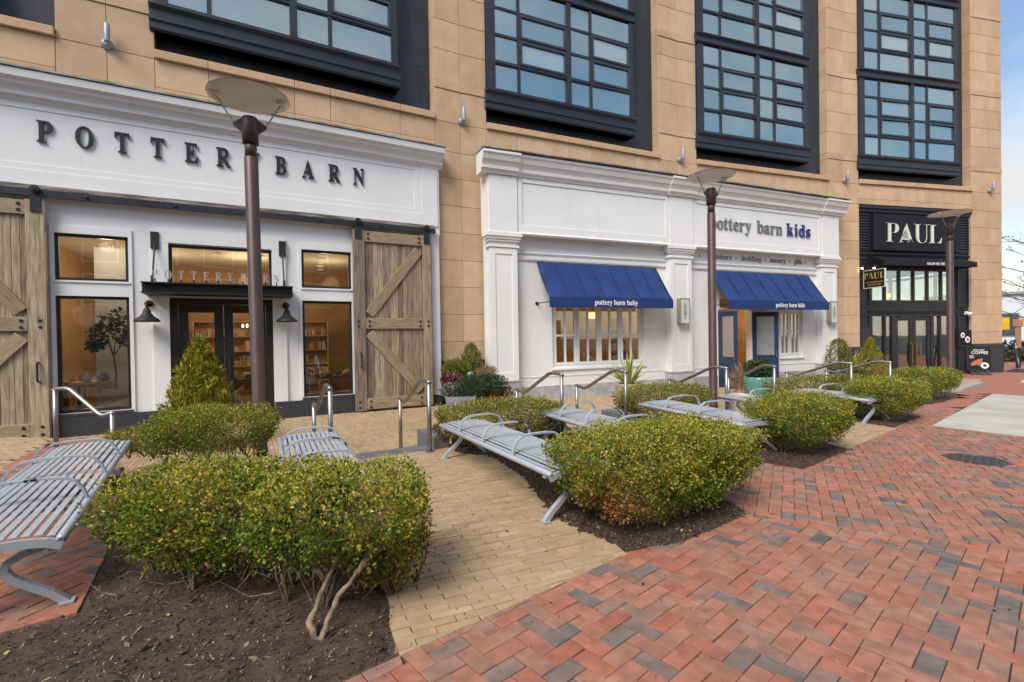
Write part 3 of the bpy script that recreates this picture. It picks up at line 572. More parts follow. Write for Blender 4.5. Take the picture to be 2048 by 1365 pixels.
# backing walls (joint colour) behind the panels: piers and spandrels
def backing(fi, u0, u1, z0, z1, y1=0.6): bx(u0, u1, 0.0, y1, z0, z1).build('backing_wall', 'stone_joint', SB, FR[fi])
PI_ = [(0, -0.78, 0.77), (0, 6.87, 7.62), (1, 0.0, 0.77), (1, 6.98, 7.80), (2, 0.0, 0.77), (2, 7.02, 7.88), (3, 0.0, 0.72), (3, 6.66, 8.40)]
for k, (fi, a, b) in enumerate(PI_):
    low = {0: 6.62, 1: 0.9, 2: 0.9, 3: 6.62, 4: 6.62, 5: 0.9, 6: 0.9, 7: 0.9}[k]
    backing(fi, a + 0.01, b - (0.01 if fi == 3 and a > 1 else 0.0), 6.60 if k in (0, 3, 4) else -0.6, TOPZ)
    if (fi, a) in ((0, -0.78), (3, 6.66)): pier(fi, a, b, low)
    else:
        for c, d in zip(CRS, CRS[1:]):
            if d <= low + 0.01: continue
            stone(fi, a, b, c, d, -0.05 if d - c < 0.25 else -0.03)
# dark stone plinth under the exposed piers
for fi, a, b in ((0, 6.87, 7.62), (1, 0.0, 0.6), (2, 7.02, 7.88), (3, 0.0, 0.72), (3, 6.66, 8.42)):
    MB().bevbox(a, b, -0.07, 0.0, -0.6, 0.86, 0.01).build('plinth', 'dark_plinth', SB, FR[fi]); MB().bevbox(a, b, -0.085, 0.0, 0.74, 0.885, 0.01).build('plinth_cap', 'dark_plinth', SB, FR[fi])
# left returns of the piers (their side faces towards the bays)
for fi, u in ((0, 6.87), (1, 6.98), (2, 7.02), (3, 6.66)):
    for c, d in zip(CRS, CRS[1:]):
        if d > 7.42: bx(u - 0.012, u + 0.006, -0.025, 0.30, c + 0.005, d - 0.005).build('stone_return', 'stone', SB, FR[fi])
for fi, u in ((3, 0.72), (3, 6.66)):
    for c, d in zip(CRS, CRS[1:]):
        if d <= 6.63: bx(u - 0.012, u + 0.012, -0.025, 0.25, c + 0.005, d - 0.005).build('stone_return', 'stone', SB, FR[fi])
# spandrels with sills under each bay
OPEN = [(0, -8.4, -0.78), (0, 0.77, 6.87), (1, 0.77, 6.98), (2, 0.77, 7.02), (3, 0.72, 6.66)]
for fi, a, b in OPEN:
    w_ = b - a; js = [0, .155, .435, .565, .845, 1.0]
    if fi == 0 and a < 0: js = [0, .3, .6, .85, 1.0]
    backing(fi, a, b, 6.62, 7.42)
    for p, q in zip(js, js[1:]):
        stone(fi, a + p * w_, a + q * w_, 6.84, 7.42); stone(fi, a + p * w_, a + q * w_, 6.62, 6.84, -0.035)
        MB().bevbox(a + p * w_ + .003, a + q * w_ - .003, -0.10, 0.35, 7.425, 7.60, 0.012).build('sill', 'stone_sill', SB, FR[fi])
    # recess lining
    for s in range(3):
        z0, z1 = ((7.60, 8.9), (8.9, 12.1), (12.1, TOPZ))[s]
        bx(a - 0.02, b - 0.03, 0.28, 0.34, z0 + .004, z1 - .004).build('recess_panel', 'dark_cladding', SB, FR[fi])
# upper wall closing slabs so that no light leaks in
bx(-8.4, 7.62, 0.35, 9, 16.5, 16.7).build('roof', 'dark_cladding', SB, FR[0])
for fi, L_ in ((1, 7.8), (2, 7.88), (3, 8.4)): bx(0, L_, 0.35, 9, 16.5, 16.7).build('roof', 'dark_cladding', SB, FR[fi])
COLS = [(1.02, 1.71), (1.80, 3.34), (3.50, 4.18), (4.27, 5.70)]
ROWS = [(0.0, 0.69), (0.81, 1.50), (1.57, 2.26), (2.33, 2.95)]
def bay(fi, du=0.0):
    M = FR[fi] @ Matrix.Translation((du, 0, 0))
    fr = MB(); yF = -0.12
    fr.box(0.76, 5.86, yF + 0.06, 0.26, 7.98, TOPZ - 0.2)                       # box body behind the glazing
    w_ = fr.build('bay_window', 'dark_metal', SB, M)
    # stepped base trim and the trims between floors
    tb = MB()
    tb.prism([(0.26, 7.98), (-0.10, 7.98), (-0.13, 8.02), (-0.13, 8.16), (-0.17, 8.18), (-0.17, 8.22), (-0.14, 8.24), (-0.14, 8.40), (-0.22, 8.47), (-0.22, 8.51), (-0.12, 8.54), (0.26, 8.54)][::-1], 0.70, 5.92, 'x')
    tb.build('base_trim', 'dark_metal', w_)
    for zt in (11.62, 15.0):
        t2 = MB(); t2.prism([(0.26, zt), (-0.14, zt), (-0.17, zt + 0.03), (-0.17, zt + 0.12), (-0.13, zt + 0.14), (-0.13, zt + 0.24), (-0.21, zt + 0.29), (-0.21, zt + 0.325), (-0.12, zt + 0.35), (0.26, zt + 0.35)][::-1], 0.70, 5.92, 'x'); t2.build('floor_trim', 'dark_metal', w_)
    for s, zb in enumerate((8.60, 12.02, 15.40)):
        top = min(zb + 3.0, TOPZ - 0.25)
        g = MB()
        for a, b in ((0.76, 1.02), (1.71, 1.80), (3.34, 3.50), (4.18, 4.27), (5.70, 5.86)): g.box(a, b, yF - (0.03 if 3.2 < a < 3.4 else 0), yF + 0.061, zb - 0.04, top)
        zs = [(-0.05, 0.0)] + [(ROWS[i][1], ROWS[i + 1][0]) for i in range(3)] + [(2.94, 3.02)]
        for a, b in zs:
            if zb + b > top: continue
            g.box(0.77, 5.85, yF + 0.004, yF + 0.06, zb + a, zb + b)
            if b - a > 0.11: g.box(1.02, 5.70, yF - 0.015, yF + 0.004, zb + a + 0.03, zb + b - 0.04)
        g.build('mullion_grid', 'dark_metal', w_)
        for ci, (a, b) in enumerate(COLS):
            for ri, (c, d) in enumerate(ROWS):
                if zb + d > top: continue
                t = 0.0
                if ci in (1, 3) and ri in (1, 2):
                    t = 0.06; frame_bars(MB(), a, b, zb + c, zb + d, t, yF - 0.02, yF + 0.03).build('sash', 'sash_metal', w_)
                pu, pz = (a + b) / 2, zb + (c + d) / 2; bx(-(b - a) / 2 + t - .004, (b - a) / 2 - t + .004, -0.006, 0.006, -(d - c) / 2 + t - .004, (d - c) / 2 - t + .004).build('pane', 'bay_glass', w_, M @ Matrix.Translation((pu, yF + 0.04, pz)) @ Matrix.Rotation(random.gauss(0, R(0.55)), 4, 'Z') @ Matrix.Rotation(random.gauss(0, R(0.7)), 4, 'X'))
for fi, du in ((0, 0.0), (1, 0.02), (2, 0.02), (3, -0.06)): bay(fi, du)
bay(0, -7.66)
# faint square lamp fittings on the pier fronts
def wall_light(M, label):
    t = thing('wall_light', label, 'wall light', M, 'cylinder wall lights on the piers')
    MB().lathe([(0.10, 0), (0.10, 0.04), (0.075, 0.07), (0.04, 0.09)], 20).build('back_plate', 'zinc', t, M @ Matrix.Rotation(R(90), 4, 'X'), smooth=True)
    MB().lathe([(0.046, -0.02), (0.05, 0.0), (0.05, 0.33), (0.04, 0.34)], 16).build('barrel', 'zinc', t, M @ Matrix.Translation((0.03, -0.16, 0.0)), smooth=True)
LIT = ['cylinder wall light on the pier left of the first bay window', 'cylinder wall light on the pier above the gap between the two white shops', 'cylinder wall light above the middle of the white shop with blue awnings', 'cylinder wall light on the pier left of the cafe bay window', 'cylinder wall light on the outermost pier at the building corner']
for k, (fi, u) in enumerate(((0, 0.0), (1, 0.02), (2, 0.05), (3, 0.0), (3, 7.65))): wall_light(FR[fi] @ Matrix.Translation((u, -0.03, 7.5)), LIT[k])
# ------------------------------------------------------------------ home shop with barn doors
Y0 = -0.15
PB = thing('barn_door_shop', 'white shopfront with black lettering, tall sliding barn doors and lamp-lit entrance', 'shopfront', FR[0])
WN = [(-0.84, 0.28, 0.20, 2.46), (-0.84, 0.28, 2.76, 3.66), (3.48, 4.60, 0.20, 2.46), (3.48, 4.60, 2.76, 3.66), (0.94, 2.86, 2.74, 3.58), (0.94, 2.86, -0.6, 2.46)]
wall_cells(MB(), -8.0, 6.87, -0.6, 4.28, Y0, 0.12, WN).build('front_wall', 'white_paint', PB)
bx(-8.0, 6.90, Y0 - 0.02, 0.0, 4.28, 6.06).build('frieze', 'white_paint', PB)
fz = MB(); fz.box(-8.0, 6.84, Y0 - 0.05, Y0 - 0.02, 4.50, 4.78); fz.box(-8.0, 6.72, Y0 - 0.035, Y0 - 0.02, 4.78, 4.90); fz.box(6.42, 6.84, Y0 - 0.05, Y0 - 0.02, 4.781, 6.04); fz.box(6.22, 6.42, Y0 - 0.035, Y0 - 0.02, 4.90, 5.92); fz.box(-8.0, 6.42, Y0 - 0.035, Y0 - 0.02, 5.92, 6.04)
fz.build('frieze_moulding', 'white_paint', PB)
cz = MB(); prof = [(0.0, 6.04), (Y0 - 0.05, 6.04), (Y0 - 0.08, 6.10), (Y0 - 0.15, 6.12), (Y0 - 0.15, 6.19), (Y0 - 0.18, 6.25), (Y0 - 0.25, 6.28), (Y0 - 0.26, 6.34), (Y0 - 0.34, 6.37), (Y0 - 0.36, 6.50), (0.0, 6.52)]
cz.prism(prof[::-1], -8.0, 6.97, 'x'); cz.build('cornice', 'white_paint', PB)
bx(-8.0, 7.0, Y0 - 0.385, 0.0, 6.522, 6.56).build('cornice_flashing', 'flashing', PB)
bx(6.66, 6.875, Y0 - 0.022, 0.0, 0.02, 4.26).build('end_board', 'white_paint', PB); bx(6.64, 6.89, Y0 - 0.05, 0.0, -0.6, 0.02).build('plinth', 'dark_plinth', PB)
for a, b in ((-0.92, 0.92), (2.88, 4.66)): bx(a, b, Y0 - 0.05, Y0, -0.6, 0.13).build('plinth', 'dark_plinth', PB)
# casings round the windows and the flat pilaster boards between
for (a, b, zl, zh) in ((-0.90, 0.34, 0.14, 3.80), (3.42, 4.66, 0.14, 3.80)):
    wall_cells(MB(), a, b, zl, zh, Y0 - 0.03, Y0 - 0.001, [(a + .06, b - .06, 0.20, 2.46), (a + .06, b - .06, 2.76, 3.66)]).build('window_casing', 'white_paint', PB)
for a, b in ((0.66, 0.94), (2.86, 3.14)): bx(a, b, Y0 - 0.05, Y0, 0.14, 3.84).build('pilaster_board', 'white_paint', PB)
bx(0.66, 3.14, Y0 - 0.052, Y0 - 0.001, 3.60, 3.86).build('head_board', 'white_paint', PB)
for i, (a, b, c, d) in enumerate(WN[:5]):
    wf = frame_bars(MB(), a, b, c, d, 0.055, Y0 + 0.03, Y0 + 0.10).build('window_frame', 'black_frame', PB)
    bx(a + 0.055, b - 0.055, Y0 + 0.055, Y0 + 0.065, c + 0.055, d - 0.055).build('pane', 'shop_glass', wf)
    if c < 1: bx(a - 0.03, b + 0.03, Y0 - 0.06, Y0 + 0.02, c - 0.05, c - 0.005).build('window_sill', 'dark_plinth', PB)
    else: bx(a - 0.02, b + 0.02, Y0 - 0.055, Y0 + 0.02, c - 0.04, c - 0.004).build('window_sill', 'white_paint', PB)
# double door
df = MB(); df.box(0.94, 1.08, Y0 - 0.01, 0.1, -0.6, 2.46); df.box(2.72, 2.86, Y0 - 0.01, 0.1, -0.6, 2.46); df.box(1.08, 2.72, Y0 - 0.009, 0.1, 2.34, 2.46); df.build('door_frame', 'black_frame', PB)
for a, b in ((1.09, 1.895), (1.905, 2.71)):
    d_ = frame_bars(MB(), a, b, -0.24, 2.33, 0.17, Y0 + 0.02, Y0 + 0.07); d_.box(a + .17, b - .17, Y0 + 0.021, Y0 + 0.069, -0.07, 0.12)
    dd = d_.build('door', 'black_frame', PB); bx(a + 0.17, b - 0.17, Y0 + 0.04, Y0 + 0.05, 0.12, 2.16).build('pane', 'shop_glass', dd)
    MB().tube([(b - 0.09 if a < 1.5 else a + 0.09, Y0 - 0.03, z) for z in (0.7, 1.25)], 0.014).build('handle', 'iron', dd)
# big letters on the frieze
for k, ch in enumerate('POTTERYBARN'):
    u = -0.92 + k * 0.575 - (0.02 if k > 6 else 0)
    link('letter', text_mesh(ch, 0.585, 0.018, 0.002, 0.66), 'black_letter', PB, FR[0] @ Matrix.Translation((u, Y0 - 0.048, 5.33)))
# barn door track
tr = thing('door_track', 'long dark iron sliding door track on a weathered board', 'track', FR[0])
bx(-8.0, 6.70, Y0 - 0.16, Y0 - 0.05, 4.30, 4.49).build('track_board', 'track_wood', tr); bx(-8.0, 6.72, Y0 - 0.20, Y0 - 0.161, 4.275, 4.40).build('rail', 'track_iron', tr)
for u in (-3.1, -2.2, -0.3, 1.1, 2.5, 3.9, 5.3): MB().lathe([(0.03, 0), (0.03, 0.02), (0.015, 0.028)], 8).build('bolt', 'iron', tr, FR[0] @ Matrix.Translation((u, Y0 - 0.20, 4.335)) @ Matrix.Rotation(R(90), 4, 'X'))
def barn_door(u0, w_, flip, label):
    M = FR[0] @ Matrix.Translation((u0, -0.25, -0.215))
    t = thing('barn_door', label, 'door', M, 'sliding barn doors'); Hh = 4.42; rnd = random.Random(3 if flip else 5)
    fx = lambda x: w_ - x if flip else x
    def piece(name, x0, x1, y0, y1, z0, z1, mat):
        a, b = sorted((fx(x0), fx(x1))); o = MB().bevbox(a - (a + b) / 2, b - (a + b) / 2, y0, y1, z0, z1, 0.006); return o.build(name, mat, t, M @ Matrix.Translation(((a + b) / 2, 0, 0)))
    x = 0.24
    while x < w_ - 0.25:
        bw = rnd.choice([0.09, 0.12, 0.15, 0.19]); x1 = min(x + bw, w_ - 0.24); piece('board', x + 0.002, x1 - 0.002, -0.03 - rnd.random() * 0.008, 0.0, 0.05, Hh - 0.05, 'barn_wood'); x = x1
    piece('stile', 0.0, 0.27, -0.09, 0.0, 0, Hh, 'barn_wood'); piece('stile', w_ - 0.23, w_, -0.09, 0.0, 0, Hh, 'barn_wood')
    for z0, z1 in ((Hh - 0.28, Hh - 0.02), (2.0, 2.26), (0.02, 0.29)): piece('cross_rail', 0.272, w_ - 0.232, -0.085, -0.031, z0, z1, 'barn_wood_flat')
    def brace(p, q, wd):
        p = Vector((fx(p[0]), 0, p[1])); q = Vector((fx(q[0]), 0, q[1])); d = q - p; L_ = d.length; an = math.atan2(d.z, d.x)
        MB().bevbox(0, L_, -0.075, -0.031, -wd / 2, wd / 2, 0.006).build('brace', 'barn_wood_flat', t, M @ Matrix.Translation(p) @ Matrix.Rotation(-an, 4, 'Y'))
    brace((0.36, 2.36), (w_ - 0.33, 4.02), 0.24); brace((0.36, 1.90), (w_ - 0.33, 0.40), 0.24)
    for bxx in (0.10, 0.36, w_ - 0.32, w_ - 0.10):
        for bz in (Hh - 0.09, Hh - 0.2, 2.07, 2.19, 0.08, 0.22):
            if bz > 4 and bxx in (0.10,): continue
            o = MB().bevbox(-0.025, 0.025, -0.012, 0.0, -0.025, 0.025, 0.006); o.build('bolt', 'iron', t, M @ Matrix.Translation((fx(bxx), -0.09, bz)) @ Matrix.Rotation(R(45 * (rnd.random() > .5)), 4, 'Y'))
    MB().tube([(fx(0.14), -0.09, 1.42), (fx(0.14), -0.15, 1.40), (fx(0.14), -0.15, 1.08), (fx(0.14), -0.09, 1.06)], 0.018).build('handle', 'iron', t)
    for hx in (0.12, w_ - 0.12):
        hh = bx(fx(hx) - 0.075, fx(hx) + 0.075, -0.115, -0.09, Hh - 0.22, Hh + 0.06).build('hanger', 'track_iron', t)
        MB().lathe([(0.075, 0), (0.075, 0.035), (0.065, 0.04), (0.03, 0.042), (0.028, 0.06), (0.0, 0.06)], 20).build('wheel', 'iron', hh, M @ Matrix.Translation((fx(hx), -0.115, Hh + 0.19)) @ Matrix.Rotation(R(90), 4, 'X'))
barn_door(4.62, 1.97, False, 'weathered wooden barn door right of the shop entrance, in full view'); barn_door(-2.90, 1.99, True, 'weathered wooden barn door at the left edge of the photo')
# entrance canopy
cn = thing('entrance_canopy', 'black steel canopy on two tie rods above the home shop entrance', 'canopy', FR[0])
cp = MB(); cp.prism([(Y0, 2.50), (Y0 - 0.62, 2.50), (Y0 - 0.62, 2.53), (Y0 - 0.52, 2.535), (Y0 - 0.52, 2.69), (Y0 - 0.62, 2.70), (Y0 - 0.62, 2.725), (Y0, 2.725)][::-1], 0.56, 3.24, 'x'); cp.build('beam', 'black_frame', cn)
for u in (0.72, 3.08):
    r_ = MB(); r_.tube([(u, Y0 - 0.03, 3.60), (u, Y0 - 0.45, 2.78)], 0.016); r_.build('tie_rod', 'iron', cn); bx(u - 0.07, u + 0.07, Y0 - 0.08, Y0 - 0.052, 3.46, 3.80).build('rod_plate', 'iron', cn)
    MB().tube([(u + 0.04 * math.sin(k), Y0 - 0.05 + 0.0 * k, 3.62 + 0.06 * math.cos(k)) for k in [i * math.pi / 4 for i in range(8)]], 0.012, 6, True).build('shackle', 'iron', cn)
    MB().tube([(u, Y0 - 0.45, 2.86), (u, Y0 - 0.47, 2.725)], 0.03, 6).build('turnbuckle', 'iron', cn)
for k, ch in enumerate('POTTERYBARN'):
    u = 0.78 + k * 0.212 + (0.02 if k > 6 else 0)
    link('letter', text_mesh(ch, 0.255, 0.008, -0.004, 0.62), 'silver_letter', cn, FR[0] @ Matrix.Translation((u, Y0 - 0.57, 2.79))); bx(u - 0.012, u + 0.012, Y0 - 0.575, Y0 - 0.565, 2.72, 2.80).build('letter_pin', 'iron', cn)
def gooseneck(u, label):
    M = FR[0] @ Matrix.Translation((u, Y0 - 0.05, 1.95)); t = thing('wall_lamp', label, 'wall lamp', M, 'gooseneck wall lamps by the entrance')
    MB().lathe([(0.215, 0.0), (0.222, 0.02), (0.19, 0.06), (0.12, 0.11), (0.075, 0.17), (0.06, 0.24), (0.045, 0.25), (0.045, 0.28)], 28).build('shade', 'iron', t, M @ Matrix.Translation((0, -0.26, 0)), smooth=True)
    MB().tube([(0, -0.26, 0.26), (0, -0.26, 0.34), (0, -0.22, 0.39), (0, -0.12, 0.40), (0, 0.0, 0.38)], 0.022, 8).build('arm', 'iron', t, smooth=True)
    MB().lathe([(0.075, 0), (0.07, 0.03), (0.03, 0.05)], 16).build('wall_plate', 'iron', t, M @ Matrix.Translation((0, 0, 0.38)) @ Matrix.Rotation(R(90), 4, 'X'))
    MB().lathe([(0.0, 0), (0.03, 0.01), (0.038, 0.04), (0.02, 0.09)], 10).build('bulb', 'lantern_glass', t, M @ Matrix.Translation((0, -0.26, 0.02)))
gooseneck(0.60, 'black bell-shaped wall lamp left of the home shop entrance'); gooseneck(3.13, 'black bell-shaped wall lamp right of the home shop entrance')
# ------------------------------------------------------------------ white shop with blue awnings
KS = thing('awning_shop', 'cream-white classical shopfront with pilasters, cornice and grey lettering', 'shopfront', KF)
KH = [(2.55, 5.82, 0.60, 2.75), (8.88, 10.50, -0.6, 2.36), (11.92, 13.12, 0.62, 2.36), (9.0, 10.4, 2.42, 2.75)]
wall_cells(MB(), 0.55, 14.75, -0.6, 3.74, 0.0, 0.25, KH).build('front_wall', 'cream_paint', KS)
bx(0.55, 14.75, -0.02, 0.25, 3.74, 4.36).build('name_band', 'cream_paint', KS)
nb = MB(); nb.prism([(0, 3.70), (-0.05, 3.70), (-0.06, 3.74), (-0.06, 3.80), (0, 3.80)][::-1], 0.55, 14.72, 'x'); nb.prism([(0, 3.86), (-0.05, 3.86), (-0.07, 3.90), (-0.05, 3.93), (0, 3.93)][::-1], 0.55, 14.72, 'x'); nb.build('band_moulding', 'cream_paint', KS)
bx(0.50, 14.80, -0.26, 0.25, 4.36, 5.95).build('frieze', 'cream_paint', KS)
def kprof(o): return [(0.0, 5.93), (o - 0.05, 5.93), (o - 0.07, 6.00), (o - 0.13, 6.03), (o - 0.14, 6.12), (o - 0.18, 6.20), (o - 0.22, 6.24), (o - 0.26, 6.36), (o - 0.30, 6.40), (o - 0.30, 6.46), (0.0, 6.50)]
kc = MB(); kc.prism(kprof(-0.26)[::-1], 0.36, 14.94, 'x')
for a, b in ((0.30, 1.38), (6.55, 7.66), (13.75, 15.0)): kc.prism([(y - 0.05 if y < 0 else y, z + 0.004) for y, z in kprof(-0.26)][::-1], a, b, 'x')
kc.build('cornice', 'cream_paint', KS); bx(0.28, 15.02, -0.63, 0.0, 6.506, 6.535).build('cornice_flashing', 'flashing', KS)
fm = MB()
for a, b in ((1.40, 6.60), (7.62, 13.80)): wall_cells(fm, a, b, 4.42, 5.92, -0.285, -0.261, [(a + 0.12, b - 0.12, 4.62, 5.80)])
for a, b in ((0.54, 1.36), (6.64, 7.58), (13.84, 14.76)): fm.box(a, b, -0.31, -0.261, 4.40, 5.92)
fm.prism([(-0.261, 4.34), (-0.30, 4.34), (-0.32, 4.38), (-0.30, 4.42), (-0.261, 4.42)][::-1], 0.50, 14.80, 'x'); fm.build('frieze_moulding', 'cream_paint', KS)
for a, b in ((0.56, 1.36), (6.68, 7.54), (13.86, 14.70)):
    p_ = bx(a, b, -0.24, 0.0, 0.32, 4.35).build('pilaster', 'cream_paint', KS); y = -0.24
    wall_cells(MB(), a + 0.002, b - 0.002, 0.33, 3.96, y - 0.022, y, [(a + 0.15, b - 0.15, 0.55, 3.80)]).build('pilaster_panel', 'cream_paint', p_)
    cpm = MB()
    for z0, z1, o in ((3.98, 4.05, 0.05), (4.14, 4.20, 0.06), (4.20, 4.27, 0.09), (4.27, 4.345, 0.12)): cpm.box(a - o, b + o, y - o, 0.0, z0, z1)
    cpm.build('capital', 'cream_paint', p_); MB().bevbox(a - 0.06, b + 0.06, y - 0.06, 0, -0.6, 0.30, 0.02).build('pedestal', 'plinth_stone', p_); bx(a - 0.07, b + 0.07, y - 0.075, 0, 0.29, 0.335).build('pedestal_cap', 'plinth_stone', p_)
for a, b in ((1.42, 6.62), (7.60, 8.86), (10.52, 13.80)):
    n_ = max(1, int((b - a) / 0.42)); w_ = (b - a) / n_
    for k in range(n_): MB().bevbox(a + k * w_ + .002, a + (k + 1) * w_ - .002, -0.03, 0.0, -0.6, 0.10, 0.006).build('base_stone', 'plinth_stone', KS)
    bx(a, b, -0.015, 0.0, 0.36, 0.385).build('dado_line', 'cream_paint', KS)
def kwin(a, b, z0, z1, n, name='casement_window'):
    wf = frame_bars(MB(), a - 0.02, b + 0.02, z0 - 0.03, z1 + 0.03, 0.07, 0.06, 0.20).build(name, 'cream_paint', KS); w_ = (b - a - 0.1) / n
    bx(a - 0.06, b + 0.06, -0.05, 0.10, z0 - 0.08, z0 - 0.03).build('window_sill', 'cream_paint', wf)
    for k in range(n):
        p, q = a + 0.05 + k * w_ + 0.004, a + 0.05 + (k + 1) * w_ - 0.004; s = frame_bars(MB(), p, q, z0 + 0.05, z1 - 0.05, 0.085, 0.07, 0.13)
        m = (p + q) / 2; zm = z0 + 0.05 + 0.88; s.box(m - 0.03, m + 0.03, 0.072, 0.128, z0 + .135, z1 - .135); s.box(p + .085, q - .085, 0.074, 0.126, zm - 0.03, zm + 0.03)
        s.build('sash', 'cream_paint', wf); bx(p + 0.085, q - 0.085, 0.095, 0.103, z0 + 0.135, z1 - 0.135).build('pane', 'shop_glass', wf)
kwin(2.57, 5.80, 0.62, 2.73, 4); kwin(11.94, 13.10, 0.64, 2.34, 2)
bx(9.0, 10.4, 0.1, 0.11, 2.42, 2.75).build('transom_pane', 'shop_glass', KS)
frame_bars(MB(), 8.86, 10.52, -0.4, 2.40, 0.05, -0.02, 0.2).build('door_frame', 'cream_paint', KS)
def leaf(M, w_, label):
    d_ = MB(); d_.box(0, 0.13, -0.025, 0.025, 0, 2.56); d_.box(w_ - 0.13, w_, -0.025, 0.025, 0, 2.56); d_.box(0.13, w_ - 0.13, -0.024, 0.024, 2.40, 2.56); d_.box(0.13, w_ - 0.13, -0.024, 0.024, 0, 0.22); d_.box(0.13, w_ - 0.13, -0.024, 0.024, 0.85, 1.05); d_.box(0.13, w_ - 0.13, -0.012, 0.012, 0.22, 0.85)
    d = d_.build('door', 'navy_paint', KS, M); d['label'] = label
    bx(0.13, w_ - 0.13, -0.006, 0.006, 1.05, 2.40).build('pane', 'shop_glass', d)
    b_ = MB(); b_.tube([(0.14, -0.03, 0.78), (w_ - 0.14, -0.03, 0.30)], 0.012, 6); b_.build('cross_brace', 'navy_paint', d); MB().tube([(w_ - 0.07, -0.05, 0.98), (w_ - 0.07, -0.05, 1.2)], 0.012, 6).build('handle', 'steel', d)
leaf(KF @ Matrix.Translation((8.92, -0.03, -0.30)) @ Matrix.Rotation(R(-93), 4, 'Z'), 0.80, 'left navy door leaf swung open'); leaf(KF @ Matrix.Translation((10.50, -0.03, -0.30)) @ Matrix.Rotation(R(-40), 4, 'Z'), 0.82, 'right navy door leaf swung open')
def word(parent, s, u0, u1, z, h, ext, mat, M, y, thin, name='letter'):
    """a word set letter by letter between u0 and u1 (each letter a part)"""
    ws = []
    for ch in s:
        if ch == ' ': ws.append(0.35 * h)
        else:
            me = text_mesh(ch, h, ext, thin); xs = [v.co.x for v in me.vertices]; ws.append(max(xs) - min(xs))
    gap = (u1 - u0 - sum(ws)) / max(1, len(s) - 1); u = u0
    for ch, w_ in zip(s, ws):
        if ch != ' ':
            me = text_mesh(ch, h, ext, thin); cx = (max(v.co.x for v in me.vertices) + min(v.co.x for v in me.vertices)) / 2
            link(name, me if not me.materials or me.materials[0] == MATS[mat] else me.copy(), mat, parent, M @ Matrix.Translation((u + w_ / 2 - cx, y, z)))
        u += w_ + gap
word(KS, 'pottery barn', 8.30, 11.72, 5.03, 0.62, 0.014, 'grey_letter', KF, -0.285, -0.003)
word(KS, 'kids', 11.95, 13.18, 5.03, 0.64, 0.02, 'blue_letter', KF, -0.29, -0.002)
for s, a, b in (('furniture', 8.45, 9.55), ('bedding', 10.02, 10.98), ('nursery', 11.40, 12.22), ('gifts', 12.66, 13.08)): word(KS, s, a, b, 4.07, 0.27, 0.006, 'grey_letter', KF, -0.028, 0.0)
for u in (8.12, 9.78, 11.18, 12.44, 13.26): MB().lathe([(0.03, 0), (0.03, 0.015)], 10).build('dot', 'grey_letter', KS, KF @ Matrix.Translation((u, -0.02, 4.14)) @ Matrix.Rotation(R(90), 4, 'X'))
def awning(u0, u1, txt, label, tu):
    M = KF @ Matrix.Translation((u0, -0.03, 0)); w_ = u1 - u0; t = thing('awning', label, 'awning', M, 'blue fabric awnings'); n = 7
    D = 0.78; zt, zb, zv = 3.66, 2.58, 2.32
    V = []; Fc = []; nu, nv = 42, 12
    for j in range(nv + 1):
        for i in range(nu + 1):
            f = j / nv; x = w_ * i / nu; seam = abs(((i / nu * n) + 0.5) % 1 - 0.5)
            sag = 0.035 * math.sin(math.pi * f) * (1 - 2 * seam * 0.6) + 0.006 * noise.noise((x * 1.3, f * 3, u0))
            V.append((x, -D * f + sag * 0.8, zt + (zb - zt) * f - sag))
    for j in range(nv):
        for i in range(nu): a = j * (nu + 1) + i; Fc.append((a, a + 1, a + nu + 2, a + nu + 1))
    me = np_mesh('canopy', V, Fc); me.polygons.foreach_set('use_smooth', [True] * len(me.polygons)); o = link('canopy', me, 'awning_cloth', t); s_ = o.modifiers.new('t', 'SOLIDIFY'); s_.thickness = 0.006
    for k in range(1, n):
        xk = w_ * k / n; MB().ribbon([(xk, -D * f + 0.0 - 0.004, zt + (zb - zt) * f + 0.006 - 0.035 * 0.4 * math.sin(math.pi * f)) for f in [q / 8 for q in range(9)]], 0.028, 0.006, (1, 0, 0)).build('seam', 'awning_cloth', t)
    bx(-0.002, w_ + 0.002, -D - 0.012, -D - 0.004, zv, zb).build('valance', 'awning_cloth', t)
    link('lettering', text_mesh(txt, 0.215, 0.003, 0.0, 0.90), 'white_print', t, M @ Matrix.Translation((tu, -D - 0.016, zv + 0.085)))
    fr = MB()
    for x in (0.02, w_ - 0.02): fr.tube([(x, -0.01, zt - 0.02), (x, -D + 0.02, zb - 0.01), (x, -D + 0.02, zv + 0.02)], 0.014, 6); fr.tube([(x, -D + 0.02, zb - 0.1), (x, 0.0, zb - 0.1)], 0.014, 6)
    fr.tube([(0, -D + 0.02, zb - 0.02), (w_, -D + 0.02, zb - 0.02)], 0.016, 6); fr.build('awning_frame', 'iron', t)
    for x in (-0.0, w_): MB().lathe([(0.05, 0), (0.05, 0.02)], 10).build('bracket', 'iron', t, M @ Matrix.Translation((x, 0.03, zb - 0.1)) @ Matrix.Rotation(R(90), 4, 'X'))
awning(2.06, 6.28, 'pottery barn baby', 'blue fabric awning lettered pottery barn baby over the casement window', 2.16); awning(8.55, 13.40, 'pottery barn kids', 'blue fabric awning lettered pottery barn kids over the open navy doors', 2.85)
